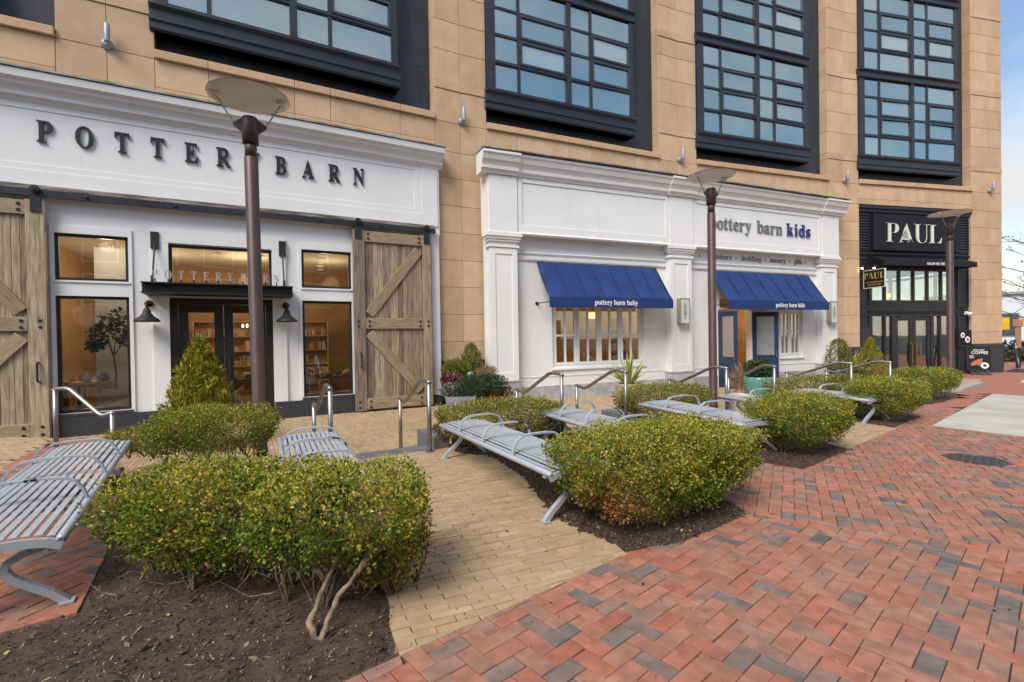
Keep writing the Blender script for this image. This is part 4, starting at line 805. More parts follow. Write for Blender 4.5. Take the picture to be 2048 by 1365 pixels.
def sconce(u, label, lit):
    M = KF @ Matrix.Translation((u, -0.262, 1.87)); t = thing('wall_lantern', label, 'wall lantern', M, 'flat wall lanterns on the pilasters')
    bx(-0.19, 0.19, -0.15, 0.0, 0, 0.80).build('housing', 'lantern_metal', t); f = frame_bars(MB(), -0.20, 0.20, -0.01, 0.81, 0.03, -0.175, -0.151).build('front_frame', 'lantern_metal', t)
    bx(-0.17, 0.17, -0.165, -0.155, 0.02, 0.78).build('front_glass', 'lantern_glass', t)
    e = MB(); e.lathe([(0.0, 0.16), (0.05, 0.165), (0.02, 0.19), (0.012, 0.24), (0.05, 0.30), (0.06, 0.38), (0.02, 0.45), (0.035, 0.50), (0.06, 0.56), (0.02, 0.62), (0.0, 0.64)], 14); em = e.mesh('pineapple_motif'); em.transform(Matrix.Diagonal((1, 0.08, 1, 1))); link('lamp_motif', em, 'lantern_metal', t, M @ Matrix.Translation((0, -0.168, 0)))
sconce(7.10, 'flat wall lantern on the middle pilaster between the awnings', 0); sconce(14.28, 'flat wall lantern on the right pilaster beside the cafe', 1)
# ------------------------------------------------------------------ cafe at the corner
PC = thing('cafe_shopfront', 'black panelled cafe front with brass door pulls and louvred top', 'shopfront', FR[3])
YB = 0.10
CH = [(1.45, 5.95, 2.72, 4.08), (1.45, 5.95, -0.9, 2.24)]
wall_cells(MB(), 0.72, 6.66, -0.9, 6.58, YB, YB + 0.2, CH).build('front_wall', 'black_paint', PC)
hd_ = MB(); hd_.prism([(YB, 6.30), (YB - 0.06, 6.30), (YB - 0.10, 6.36), (YB - 0.10, 6.44), (YB - 0.16, 6.48), (YB - 0.16, 6.585), (YB, 6.585)][::-1], 0.73, 6.65, 'x'); hd_.build('head_moulding', 'black_paint', PC)
bd = MB(); bd.prism([(YB, 4.60), (YB - 0.05, 4.60), (YB - 0.08, 4.66), (YB - 0.08, 4.70), (YB, 4.72)][::-1], 0.73, 6.65, 'x'); bd.prism([(YB, 2.26), (YB - 0.04, 2.26), (YB - 0.06, 2.36), (YB - 0.04, 2.40), (YB, 2.40)][::-1], 1.30, 6.1, 'x')
for a, b in ((0.74, 1.36), (6.02, 6.64)):
    frame_bars(bd, a, b, 2.5, 4.5, 0.06, YB - 0.03, YB - 0.001); frame_bars(bd, a, b, 0.9, 2.2, 0.05, YB - 0.03, YB - 0.001); frame_bars(bd, a, b, -0.2, 0.62, 0.06, YB - 0.03, YB - 0.001); bd.box(a - 0.01, b + 0.01, YB - 0.06, YB, 0.68, 0.76)
bd.build('panelling', 'black_paint', PC)
for a, b in ((0.76, 1.36), (5.98, 6.62)):
    lv = frame_bars(MB(), a, b, 4.80, 6.26, 0.05, YB - 0.06, YB - 0.001).build('louvre', 'black_paint', PC)
    for k in range(12):
        z = 4.88 + k * 0.112; MB().prism([(YB - 0.055, z), (YB - 0.045, z - 0.012), (YB - 0.003, z + 0.06), (YB - 0.012, z + 0.072)], a + .05, b - .05, 'x').build('slat', 'dark_metal', lv)
sg = thing('cafe_sign', 'large black cafe sign board with pale serif letters PAUL', 'sign', FR[3])
MB().bevbox(1.42, 5.90, YB - 0.20, YB - 0.002, 4.78, 6.26, 0.02).build('board', 'sign_black', sg)
word(sg, 'PAUL', 1.98, 4.88, 5.12, 1.17, 0.02, 'pale_letter', FR[3], YB - 0.215, -0.022)
cw = thing('cafe_awning', 'shallow black fabric awning lettered SALON DE THE under the cafe sign', 'awning', FR[3])
am = MB(); am.prism([(YB - 0.01, 4.58), (YB - 0.62, 4.32), (YB - 0.62, 4.30), (YB - 0.01, 4.555)][::-1], 1.36, 6.2, 'x'); am.box(1.36, 6.2, YB - 0.63, YB - 0.622, 4.12, 4.325)
for u in (1.36, 6.19): am.prism([(YB - 0.01, 4.55), (YB - 0.62, 4.30), (YB - 0.62, 4.13), (YB - 0.01, 4.13)][::-1], u, u + 0.008, 'x')
am.build('canopy', 'sign_black', cw); link('lettering', text_mesh('SALON DE THÉ', 0.145, 0.003, 0.0, 0.9), 'white_print', cw, FR[3] @ Matrix.Translation((3.98, YB - 0.637, 4.17)))
tw = frame_bars(MB(), 1.45, 5.95, 2.72, 4.08, 0.07, YB + 0.02, YB + 0.12)
for k in range(1, 6): tw.box(1.45 + k * 0.75 - 0.05, 1.45 + k * 0.75 + 0.05, YB + 0.021, YB + 0.119, 2.79, 4.01)
twf = tw.build('transom_window', 'black_frame', PC)
for k in range(6): bx(1.50 + k * 0.75, 2.15 + k * 0.75, YB + 0.06, YB + 0.07, 2.79, 4.01).build('pane', 'shop_glass', twf)
ef = MB()
for a, b in ((1.45, 1.53), (2.12, 2.22), (2.52, 2.68), (4.58, 4.74), (5.06, 5.16), (5.87, 5.95)): ef.box(a, b, YB + 0.01, YB + 0.13, -0.9, 2.24)
ef.box(1.45, 5.95, YB + 0.012, YB + 0.128, 2.12, 2.238); ef.box(1.53, 2.52, YB + 0.015, YB + 0.125, -0.9, -0.2); ef.box(4.74, 5.87, YB + 0.015, YB + 0.125, -0.9, -0.2); ef.build('entrance_frame', 'black_frame', PC)
for a, b in ((1.53, 2.12), (2.22, 2.52), (4.74, 5.06), (5.16, 5.87)): bx(a, b, YB + 0.06, YB + 0.07, -0.2, 2.12).build('side_pane', 'shop_glass', PC)
for a, b, hx in ((2.69, 3.62, 3.52), (3.64, 4.57, 3.74)):
    d_ = frame_bars(MB(), a, b, -0.36, 2.10, 0.16, YB + 0.03, YB + 0.09).build('door', 'black_frame', PC); bx(a + .16, b - .16, YB + 0.055, YB + 0.065, -0.2, 1.94).build('pane', 'shop_glass', d_)
    for off in ((0.0,) if a < 3 else (0.0, 0.22)): MB().tube([(hx + off, YB + 0.03, 0.16), (hx + off, YB - 0.04, 0.18), (hx + off, YB - 0.04, 0.98), (hx + off, YB + 0.03, 1.0)], 0.022, 8).build('handle', 'brass', d_)
MB().bevbox(0.72, 6.66, YB - 0.06, YB, -0.9, -0.2, 0.01).build('base_board', 'black_paint', PC)
# hanging sign, spots, menu boxes, camera
hs = thing('hanging_sign', 'small black hanging sign with gold PAUL lettering beside the cafe entrance', 'sign', FR[3] @ Matrix.Translation((1.05, YB, 3.25)))
SM = WM[hs] @ Matrix.Rotation(R(-90), 4, 'Z')        # board stands out from the wall, its face towards the camera side
MB().bevbox(0.05, 0.92, -0.02, 0.02, 0, 0.70, 0.004).build('board', 'sign_black', hs, SM); frame_bars(MB(), 0.04, 0.93, -0.01, 0.71, 0.022, -0.03, 0.03).build('sign_border', 'pale_letter', hs, SM)
link('lettering', text_mesh('PAUL', 0.36, 0.004, -0.01, 0.92), 'gold_letter', hs, SM @ Matrix.Translation((0.485, -0.026, 0.35)))
for k, s in enumerate(('MAISON DE QUALITE', 'FONDEE EN 1889')): link('small_lettering', text_mesh(s, 0.075, 0.002, 0.0, 0.9), 'gold_letter', hs, SM @ Matrix.Translation((0.485, -0.025, 0.19 - 0.1 * k)))
MB().tube([(0.0, 0.0, 0.80), (0.95, 0.0, 0.80)], 0.016, 6).build('arm', 'iron', hs, SM)
for x in (0.2, 0.78): MB().tube([(x, 0, 0.80), (x, 0, 0.70)], 0.008, 6).build('hanger', 'iron', hs, SM)
for k, (u, o) in enumerate(((0.86, 0.18), (1.18, 0.42))):
    M = FR[3] @ Matrix.Translation((u, YB - o, 4.12)); t = thing('spot_lamp', ('small spot lamp at the far left of the cafe sign board corner', 'small lit spot lamp above the hanging cafe sign')[k], 'spot lamp', M, 'spot lamps lighting the hanging sign')
    MB().tube([(0, o, 0.05), (0, 0.02, 0.03)], 0.012, 6).build('arm', 'iron', t); MB().lathe([(0.05, 0), (0.045, 0.10), (0.02, 0.14)], 12).build('head', 'iron', t, M @ Matrix.Rotation(R(35), 4, 'Y') @ Matrix.Translation((0, 0, -0.1))); MB().lathe([(0.04, 0), (0.035, 0.008)], 12).build('bulb', 'warm_bulb', t, M @ Matrix.Rotation(R(35), 4, 'Y') @ Matrix.Translation((0, 0, -0.108)))
def food_disc(p, M, r, c1): MB().lathe([(r, 0), (r * 0.9, 0.004), (r * 0.62, 0.005)], 18).build('printed_plate', 'white_print', p, M); MB().lathe([(r * 0.6, 0.0045), (r * 0.2, 0.0075)], 14).build('printed_food', c1, p, M)
mkb = thing('menu_board', 'black wall menu case with printed plates at the right of the cafe', 'menu board', FR[3] @ Matrix.Translation((6.0, YB - 0.002, 0.80)))
bx(-0.05, 0.64, -0.12, 0, 0, 0.72).build('case', 'black_frame', mkb); bx(0.0, 0.60, -0.128, -0.121, 0.05, 0.67).build('menu_sheet', 'sign_black', mkb)
MR = WM[mkb] @ Matrix.Translation((0.3, -0.129, 0.36)) @ Matrix.Rotation(R(90), 4, 'X'); food_disc(mkb, MR @ Matrix.Translation((-0.17, 0.13, 0)), 0.12, 'straw_leaf'); food_disc(mkb, MR @ Matrix.Translation((0.10, -0.06, 0)), 0.14, 'terracotta')
mk2 = thing('menu_board', 'narrow black menu case on the left edge of the cafe front', 'menu board', FR[3] @ Matrix.Translation((0.78, YB - 0.032, 0.75)))
bx(0, 0.5, -0.08, 0, 0, 0.95).build('case', 'black_frame', mk2); bx(0.05, 0.45, -0.087, -0.081, 0.06, 0.89).build('menu_sheet', 'dark_metal', mk2)
cc = thing('security_camera', 'white dome security camera on the cafe front above the menu case', 'security camera', FR[3] @ Matrix.Translation((6.45, YB - 0.02, 2.15)))
bx(-0.08, 0.08, -0.05, 0, 0.02, 0.16).build('bracket', 'white_print', cc); MB().lathe([(0.0, -0.10), (0.07, -0.07), (0.10, 0.0), (0.10, 0.05), (0.04, 0.07)], 16).build('dome', 'white_print', cc, WM[cc] @ Matrix.Translation((0, -0.14, 0.05)), smooth=True)
bx(-0.32, 0.02, -0.10, -0.02, 0.24, 0.30).build('flood_lamp', 'iron', cc)
# advertising boards on rubber feet
def ad_board(M, label, words):
    t = thing('advertising_board', label, 'sign', M, 'black swing boards by the cafe corner')
    MB().lathe([(0.0, 0.0), (0.52, 0.0), (0.55, 0.03), (0.48, 0.08), (0.30, 0.13), (0.0, 0.14)], 4).build('base', 'black_pot', t, M @ Matrix.Rotation(R(45), 4, 'Z') @ Matrix.Diagonal((1, 1, 1, 1)))
    TM = M @ Matrix.Rotation(R(-6), 4, 'X')
    for x in (-0.3, 0.3): MB().tube([(x, 0, 0.10), (x, 0, 0.22)], 0.02, 6).build('spring', 'steel', t, TM)
    frame_bars(MB(), -0.46, 0.46, 0.20, 1.42, 0.04, -0.025, 0.025).build('frame', 'black_frame', t, TM); bx(-0.42, 0.42, -0.012, 0.012, 0.24, 1.38).build('poster', 'sign_black', t, TM)
    link('lettering', text_mesh('COFFEE', 0.19, 0.002, 0.012, 0.95, flat_font=True), 'white_print', t, TM @ Matrix.Translation((0.02, -0.016, 1.03)))
    link('small_lettering', text_mesh('meet for', 0.12, 0.002), 'white_print', t, TM @ Matrix.Translation((0.0, -0.016, 1.20)))
    for k in range(3): bx(-0.36, -0.18 - 0.03 * (k % 2), -0.014, -0.0125, 0.92 - k * 0.05, 0.94 - k * 0.05).build('printed_line', 'white_print', t, TM)
    cr = MB(); cr.tube([(-0.30, 0, 0.46), (-0.18, 0, 0.56), (-0.02, 0, 0.66), (0.12, 0, 0.80)], [0.05, 0.105, 0.11, 0.03], 10); m_ = cr.mesh('printed_croissant'); m_.transform(Matrix.Diagonal((1, 0.03, 1, 1))); link('printed_croissant', m_, 'terracotta', t, TM @ Matrix.Translation((0, -0.016, 0)))
    bx(-0.04, 0.33, -0.014, -0.0125, 0.34, 0.60).build('printed_napkin', 'teal_glaze', t, TM @ Matrix.Translation((0.15, 0, 0.47)) @ Matrix.Rotation(R(35), 4, 'Y') @ Matrix.Translation((-0.15, 0, -0.47)))
    RM = TM @ Matrix.Translation((0.2, -0.016, 0.45)) @ Matrix.Rotation(R(90), 4, 'X'); MB().lathe([(0.15, 0), (0.12, 0.004)], 18).build('printed_cup', 'white_print', t, RM); MB().lathe([(0.11, 0.001), (0.05, 0.006)], 18).build('printed_coffee', 'dark_wood', t, RM)
q = FR[3] @ Matrix.Translation((5.95, -0.75, 0)); ad_board(T(q[0][3], q[1][3], G(q[0][3], q[1][3]), R(-32)) @ Matrix.Scale(0.82, 4), 'black coffee advertising board standing against the corner pier', 1)
ad_board(T(22.35, 21.15, G(22.35, 21.15), R(40)), 'black advertising board half hidden behind the building corner', 1)
# ------------------------------------------------------------------ rooms behind the glass
def room(nm, M, u0, u1, d, zf, zc, wall, floor_='room_floor', ceil_='room_white', y0=0.3, right=True):
    bx(u0, u1, y0, d, zf - 0.05, zf).build(nm + '_floor', floor_, None, M, kind='structure'); bx(u0, u1, y0, d, zc, zc + 0.05).build(nm + '_ceiling', ceil_, None, M, kind='structure')
    w_ = MB(); w_.box(u0 - 0.05, u1 + 0.05, d, d + 0.05, zf, zc); w_.box(u0 - 0.05, u0, y0, d, zf, zc)
    if right: w_.box(u1, u1 + 0.05, y0, d, zf, zc)
    w_.build(nm + '_wall', wall, None, M, kind='structure')
room('home_shop', FR[0], -1.6, 6.3, 6.0, -0.24, 3.95, 'room_wall')
room('kids_shop', KF, 1.5, 13.7, 5.0, -0.3, 3.6, 'room_wall', 'shelf_wood', y0=0.36)
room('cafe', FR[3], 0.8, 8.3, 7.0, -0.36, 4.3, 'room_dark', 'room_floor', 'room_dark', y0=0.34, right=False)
def lamp(loc, e, c=(1.0, 0.70, 0.38), r=0.25):
    l = bpy.data.lights.new('room_lamp', 'POINT'); l.energy = e; l.color = c; l.shadow_soft_size = r; o = bpy.data.objects.new('room_lamp', l); COL.objects.link(o); o.location = loc
def at(M, u, y, z): return (M @ Vector((u, y, z)))
def downlight(M, u, y, z, label, r=0.07):
    Mx = M @ Matrix.Translation((u, y, z)); t = thing('ceiling_spot', label, 'ceiling light', Mx, label + 's')
    MB().lathe([(r + 0.03, 0.05), (r + 0.03, 0.0), (r, 0.0)], 12).build('rim', 'white_print', t); MB().lathe([(r, 0.004), (r * .9, 0.012)], 12).build('bulb', 'warm_bulb', t)
for k in range(5): downlight(FR[0], -0.45 + 0.0 * k, 1.0 + k * 0.9, 3.90, 'lit ceiling spot in a row seen through the upper left shop window')
for k in range(6): downlight(FR[0], 4.1 + 0.1 * k, 1.2 + k * 0.8, 3.90, 'lit ceiling spot in a row seen through the upper right shop window')
for k in range(4): downlight(FR[0], 1.2 + k * 0.5, 2.2 + (k % 2) * 0.8, 3.90, 'lit ceiling spot seen through the glass above the entrance')
lamp(at(FR[0], -0.2, 0.55, 3.55), 9, (1.0, 0.84, 0.62), 0.12); lamp(at(FR[0], 4.1, 0.5, 3.6), 4, (1.0, 0.76, 0.48), 0.12); lamp(at(FR[0], 0.2, 3.6, 3.2), 20); lamp(at(FR[0], 2.4, 3.4, 3.2), 26); lamp(at(FR[0], 4.6, 3.2, 3.2), 14); lamp(at(FR[0], -0.9, 2.2, 2.2), 8)  # first lamp has no fixture, added to brighten the left window display
lamp(at(KF, 3.2, 2.0, 2.9), 12, (1.0, 0.62, 0.27)); lamp(at(KF, 5.6, 2.0, 2.9), 12, (1.0, 0.62, 0.27)); lamp(at(KF, 9.8, 2.4, 2.6), 26); lamp(at(KF, 12.4, 2.2, 2.6), 30)
lamp(at(FR[3], 5.6, 1.6, 2.6), 10, (1.0, 0.75, 0.5)); lamp(at(FR[3], 3.6, 2.2, 3.0), 26, (1.0, 0.78, 0.52))
# home shop goods
dp = thing('room_divider', 'pale room divider behind the potted tree in the left shop window', 'divider', FR[0] @ Matrix.Translation((-0.28, 1.35, -0.24)))
MB().bevbox(-0.30, 1.0, 0, 0.06, 0, 3.9, 0.01).build('panel', 'room_white', dp)
def leaves(n, pos_fn, size, mat, name, parent, M=None, asp=0.55, up=0.3, fold=0.25):
    """n small folded leaves; pos_fn(k) -> (positions (n,3), outward normals (n,3)) in parent space"""
    P, Nn = pos_fn(n); n = len(P)
    rd = RNG.normal(0, 1, (n, 3)); d = rd + Nn * 0.9 + np.array([0, 0, up]); d /= np.linalg.norm(d, axis=1)[:, None]
    s = np.cross(d, RNG.normal(0, 1, (n, 3))); s /= np.linalg.norm(s, axis=1)[:, None] + 1e-9; nn_ = np.cross(d, s)
    L_ = (size * (0.5 + 1.0 * RNG.random(n)))[:, None]
    V = np.empty((n, 4, 3)); V[:, 0] = P; V[:, 1] = P + d * L_ * 0.5 + s * L_ * asp * 0.5 + nn_ * L_ * fold * 0.3; V[:, 2] = P + d * L_; V[:, 3] = P + d * L_ * 0.5 - s * L_ * asp * 0.5 + nn_ * L_ * fold * 0.3
    return link(name, np_mesh(name, V.reshape(-1, 3), np.arange(n * 4).reshape(n, 4)), mat, parent, M)
def blob(c, r, shell=0.35):
    """points in the outer shell of an ellipsoid"""
    def f(n):
        d = RNG.normal(0, 1, (n, 3)); d /= np.linalg.norm(d, axis=1)[:, None]; k = (1 - shell * RNG.random(n) ** 1.5)[:, None]
        return np.array(c) + d * k * np.array(r), d
    return f
def blobs(bl, shell=0.35):
    def f(n):
        a = [blob(c, r, shell)(max(8, n // len(bl))) for c, r in bl]; return np.concatenate([x[0] for x in a]), np.concatenate([x[1] for x in a])
    return f
tm = FR[0] @ Matrix.Translation((-0.12, 0.62, -0.24)); tt = thing('potted_tree', 'small potted tree in a pale pot inside the left shop window', 'tree', tm)
MB().lathe([(0.17, 0), (0.20, 0.02), (0.24, 0.33), (0.25, 0.36), (0.22, 0.36), (0.20, 0.30), (0.0, 0.30)], 20).build('pot', 'basket', tt, tm @ Matrix.Translation((0, 0, 0.44)), smooth=True)
bx(-0.5, 0.5, -0.3, 0.36, 0, 0.44).build('plinth', 'room_white', tt)
tk = MB(); tk.tube([(0, 0, 0.72), (0.02, 0.0, 1.1), (-0.02, 0.0, 1.55)], [0.022, 0.018, 0.016], 6)
for dx, dy, dz in ((-0.22, 0.05, 0.45), (0.24, -0.04, 0.4), (0.02, 0.1, 0.7), (-0.12, -0.1, 0.55)): tk.tube([(-0.02, 0, 1.5), (dx * 0.5, dy, 1.5 + dz * 0.6), (dx, dy, 1.5 + dz)], [0.013, 0.008, 0.004], 5)
tk.build('trunk', 'twig', tt); leaves(700, blobs([((-0.22, 0, 1.95), (0.24, 0.2, 0.24)), ((0.22, 0, 1.9), (0.22, 0.2, 0.22)), ((0, 0, 2.25), (0.26, 0.22, 0.24)), ((-0.3, 0.05, 1.75), (0.16, 0.15, 0.12))], 0.9), 0.075, 'green_leaf', 'foliage', tt, asp=0.8)
def table(M, w_, d_, h, mat, label, name='display_table'):
    t = thing(name, label, 'table', M); bx(-w_ / 2, w_ / 2, -d_ / 2, d_ / 2, h - 0.05, h).build('table_top', mat, t)
    for x in (-1, 1):
        for y in (-1, 1): bx(x * (w_ / 2 - 0.06) - 0.03, x * (w_ / 2 - 0.06) + 0.03, y * (d_ / 2 - 0.06) - 0.03, y * (d_ / 2 - 0.06) + 0.03, 0, h - 0.05).build('leg', mat, t)
    bx(-w_ / 2 + 0.06, w_ / 2 - 0.06, -d_ / 2 + 0.06, d_ / 2 - 0.06, 0.18, 0.21).build('lower_shelf', mat, t); return t
def goods(M, w_, d_, n, label, seed=1, hmax=0.22):
    r = random.Random(seed)
    for k in range(n):
        x, y = (r.random() - .5) * w_, (r.random() - .5) * d_; a = r.uniform(0.05, 0.11); h = r.uniform(0.08, hmax); Mx = M @ Matrix.Translation((x, y, 0))
        kind = r.choice('bvp')
        if kind == 'b': o = MB().lathe([(a * .5, 0), (a, h * .5), (a * 1.05, h * .6), (a * .9, h * .6), (a * .4, 0.03), (0, 0.03)], 12)
        elif kind == 'v': o = MB().lathe([(a * .6, 0), (a, h * .4), (a * .35, h * .85), (a * .5, h), (0, h * .95)], 12)
        else: o = MB().lathe([(a, 0), (a, h * .3), (a * .8, h * .7), (a * .3, h * .75), (0, h * .75)], 12)
        tag(link({'b': 'bowl', 'v': 'vase', 'p': 'candle'}[kind], o.mesh('g', True), 'goods_mix', None, Mx), label, {'b': 'bowl', 'v': 'vase', 'p': 'candle'}[kind], label[:40])
def tb(M, u, y, z, w_, d_, h, mat, label, n, gl, seed): Mx = M @ Matrix.Translation((u, y, z)); table(Mx, w_, d_, h, mat, label); goods(Mx @ Matrix.Translation((0, 0, h)), w_ * 0.85, d_ * 0.7, n, gl, seed)
tb(FR[0], 4.2, 0.72, -0.24, 1.3, 0.7, 0.86, 'dark_wood', 'dark display table laid with shop goods inside the right shop window', 16, 'small item of tableware laid out on the right window display table', 4)
tb(FR[0], 2.2, 2.0, -0.24, 1.2, 0.8, 0.8, 'dark_wood', 'dark display table inside the home shop entrance', 12, 'small item of tableware on the table inside the entrance', 5)
tb(FR[0], -0.62, 1.5, -0.24, 0.7, 1.0, 0.95, 'shelf_wood', 'narrow wooden console at the left of the left shop window', 7, 'small item of tableware on the console in the left shop window', 6)
tb(FR[0], -1.05, 3.0, -0.24, 0.8, 1.2, 0.8, 'dark_wood', 'dark table deep inside at the left shop window', 9, 'small item of tableware on the dark table at the far left', 12)
tb(FR[0], 3.6, 2.4, -0.24, 1.4, 0.8, 0.7, 'shelf_wood', 'low wooden table deep inside behind the right window', 10, 'small item of tableware on the low wooden table', 13)
def shelf(M, w_, h, rows, label, seed, lit=False):
    t = thing('shelf_unit', label, 'shelf', M); r = random.Random(seed); bx(0, w_, 0.33, 0.35, 0, h).build('back_panel', 'shelf_wood', t)
    for x in (0, w_ - 0.03): bx(x, x + 0.03, 0, 0.33, 0, h).build('side_panel', 'shelf_wood', t)
    for k in range(rows + 1):
        z = k * (h - 0.03) / rows; bx(0.03, w_ - 0.03, 0, 0.33, z, z + 0.03).build('shelf_board', 'shelf_wood', t)
    for k in range(rows):
        z = k * (h - 0.03) / rows + 0.03; x = 0.06
        while x < w_ - 0.15:
            bw = r.uniform(0.05, 0.2); bh = r.uniform(0.12, (h / rows) * 0.75)
            if r.random() < 0.8: tag(link('storage_box' if bw > .1 else 'book', MB().bevbox(-bw / 2, bw / 2, 0.05, 0.28, 0, bh, 0.005).mesh('b'), 'goods_mix', None, M @ Matrix.Translation((x + bw / 2, 0, z))), 'book or box on the ' + label, 'book' if bw <= .1 else 'box', 'goods on the ' + label[:40])
            x += bw + 0.02
shelf(FR[0] @ Matrix.Translation((0.9, 5.2, -0.24)), 1.8, 2.4, 5, 'lit shelf unit at the back of the home shop', 2); shelf(FR[0] @ Matrix.Translation((3.2, 5.2, -0.24)), 1.6, 2.4, 5, 'shelf unit at the back right of the home shop', 3)
shelf(KF @ Matrix.Translation((2.9, 2.6, -0.3)), 0.9, 2.5, 6, 'tall bookcase behind the left casement', 4); shelf(KF @ Matrix.Translation((6.3, 2.8, -0.3)), 0.9, 2.5, 6, 'tall bookcase behind the right casement', 5)
def pendant(M, label, r=0.2):
    t = thing('pendant_lamp', label, 'lamp', M); MB().lathe([(r * 0.95, -0.2), (r, 0.0), (r * 0.97, 0.0), (r * 0.92, -0.2)], 20).build('shade', 'warm_shade', t, smooth=True); MB().tube([(0, 0, 0.0), (0, 0, 0.9)], 0.008, 6).build('cord', 'iron', t); MB().lathe([(0.0, -0.02), (r, -0.005)], 16).build('cap', 'lantern_metal', t)
pendant(KF @ Matrix.Translation((5.05, 1.8, 2.32)), 'glowing drum pendant lamp behind the third casement')
tb(KF, 4.6, 1.1, -0.3, 1.5, 0.7, 0.75, 'shelf_wood', 'low nursery table behind the middle casements', 9, 'small toy or ornament on the nursery table', 8)
tb(KF, 10.9, 2.6, -0.3, 0.6, 0.5, 0.7, 'dark_wood', 'bedside table seen through the open navy doors', 2, 'ornament on the bedside table', 9)
lp = thing('table_lamp', 'small glowing table lamp seen through the open navy doors', 'lamp', KF @ Matrix.Translation((10.75, 2.6, 0.4))); MB().lathe([(0.07, 0), (0.08, 0.1), (0.02, 0.2), (0.02, 0.28)], 12).build('lamp_base', 'goods_mix', lp); MB().lathe([(0.15, 0.26), (0.11, 0.48), (0.10, 0.48), (0.14, 0.26)], 16).build('lamp_shade', 'warm_shade', lp)
mr_ = thing('round_mirror', 'round mirror on the wall seen through the open navy doors', 'mirror', KF @ Matrix.Translation((11.4, 4.9, 1.5))); MB().tube([(0.4 * math.cos(k * math.pi / 10), 0, 0.4 * math.sin(k * math.pi / 10)) for k in range(20)], 0.03, 6, True).build('mirror_frame', 'dark_wood', mr_); MB().lathe([(0.38, 0), (0.38, 0.01)], 24).build('mirror_glass', 'zinc', mr_, WM[mr_] @ Matrix.Rotation(R(90), 4, 'X'))
for k, (u, y) in enumerate(((12.15, 0.5), (12.62, 0.5))): 
    c_ = MB(); V = []
    for i in range(13): V.append((i * 0.03, 0.03 * math.sin(i * 1.6)))
    pl = V + [(x, y_ + 0.008) for x, y_ in V[::-1]]
    cu = c_.prism(pl, 0.3, 2.6, 'z').build('curtain', 'straw_leaf', None, KF @ Matrix.Translation((u, y, 0))); tag(cu, ('warm curtain in the narrow window, nearer the navy doors', 'warm curtain in the narrow window, nearer the cafe')[k], 'curtain')
ch = thing('chandelier', 'small chandelier with lit candles inside the home shop', 'chandelier', FR[0] @ Matrix.Translation((2.45, 2.8, 1.9)))
MB().tube([(0, 0, 0), (0, 0, 2.0)], 0.008, 6).build('rod', 'iron', ch)
for k in range(6):
    a = k * math.pi / 3; x, y = 0.2 * math.cos(a), 0.2 * math.sin(a); MB().tube([(0, 0, 0), (x * .6, y * .6, -0.06), (x, y, 0.02)], 0.008, 5).build('arm', 'iron', ch); MB().lathe([(0.018, 0), (0.014, 0.06), (0, 0.08)], 8).build('candle', 'warm_bulb', ch, WM[ch] @ Matrix.Translation((x, y, 0.02)))
# cafe furniture and side windows
cs = thing('cafe_side_windows', 'tall side windows of the cafe seen through its front glass', 'window', FR[3] @ Matrix.Translation((8.3, 0.34, -0.4)))
fw = MB()
for k in range(7): fw.box(-0.04, 0.06, k * 1.1 - 0.05 + .05, k * 1.1 + 0.05 + .05, 0, 4.7)
for z in (0, 0.5, 2.8, 4.5): fw.box(-0.035, 0.055, 0, 6.7, z, z + 0.12)
fw.build('frame', 'black_frame', cs); bx(0.0, 0.01, 0.06, 6.65, 0.5, 4.5).build('pane', 'shop_glass', cs); bx(-0.02, 0.04, 0, 6.7, 0.0, 2.7).build('light_block_panel', 'black_paint', cs)  # black panel added to block daylight, so the lower cafe panes stay dark
ctm = FR[3] @ Matrix.Translation((2.0, 3.4, -0.36)); ct = thing('cafe_counter', 'dark cafe counter with a green front band behind the doors', 'counter', ctm); bx(0, 4.2, 0, 0.8, 0, 1.1).build('body', 'dark_wood', ct)
mk('green_panel', (0.10, 0.30, 0.03), (0.16, 0.42, 0.05), ns=3, rough=0.6); bx(0.1, 4.1, -0.02, -0.001, 0.05, 0.35).build('front_band', 'green_panel', ct); bx(-0.03, 4.23, -0.05, 0.83, 1.1, 1.14).build('counter_top', 'room_white', ct)
for k in range(7): tag(link('jar', MB().lathe([(0.08, 0), (0.08, 0.2), (0.05, 0.24), (0.05, 0.28), (0, 0.28)], 10).mesh('jar'), 'goods_mix', None, ctm @ Matrix.Translation((0.4 + k * 0.55, 0.3, 1.14))), 'jar standing on the dark cafe counter', 'jar', 'jars on the cafe counter')
pnl = thing('wall_poster', 'bright green poster panel inside the cafe right of the doors', 'poster', FR[3] @ Matrix.Translation((6.0, 2.4, 0.6))); bx(0, 1.2, 0, 0.03, 0, 1.6).build('panel', 'green_panel', pnl)
shelf(FR[3] @ Matrix.Translation((3.0, 6.4, -0.36)), 3.0, 2.4, 5, 'back shelf behind the cafe counter', 22)
for k in range(4): pendant(FR[3] @ Matrix.Translation((2.2 + k * 1.0, 1.6 + 0.3 * (k % 2), 3.2)), ('first', 'second', 'third', 'fourth')[k] + ' small lit pendant from the left inside the cafe', 0.09)
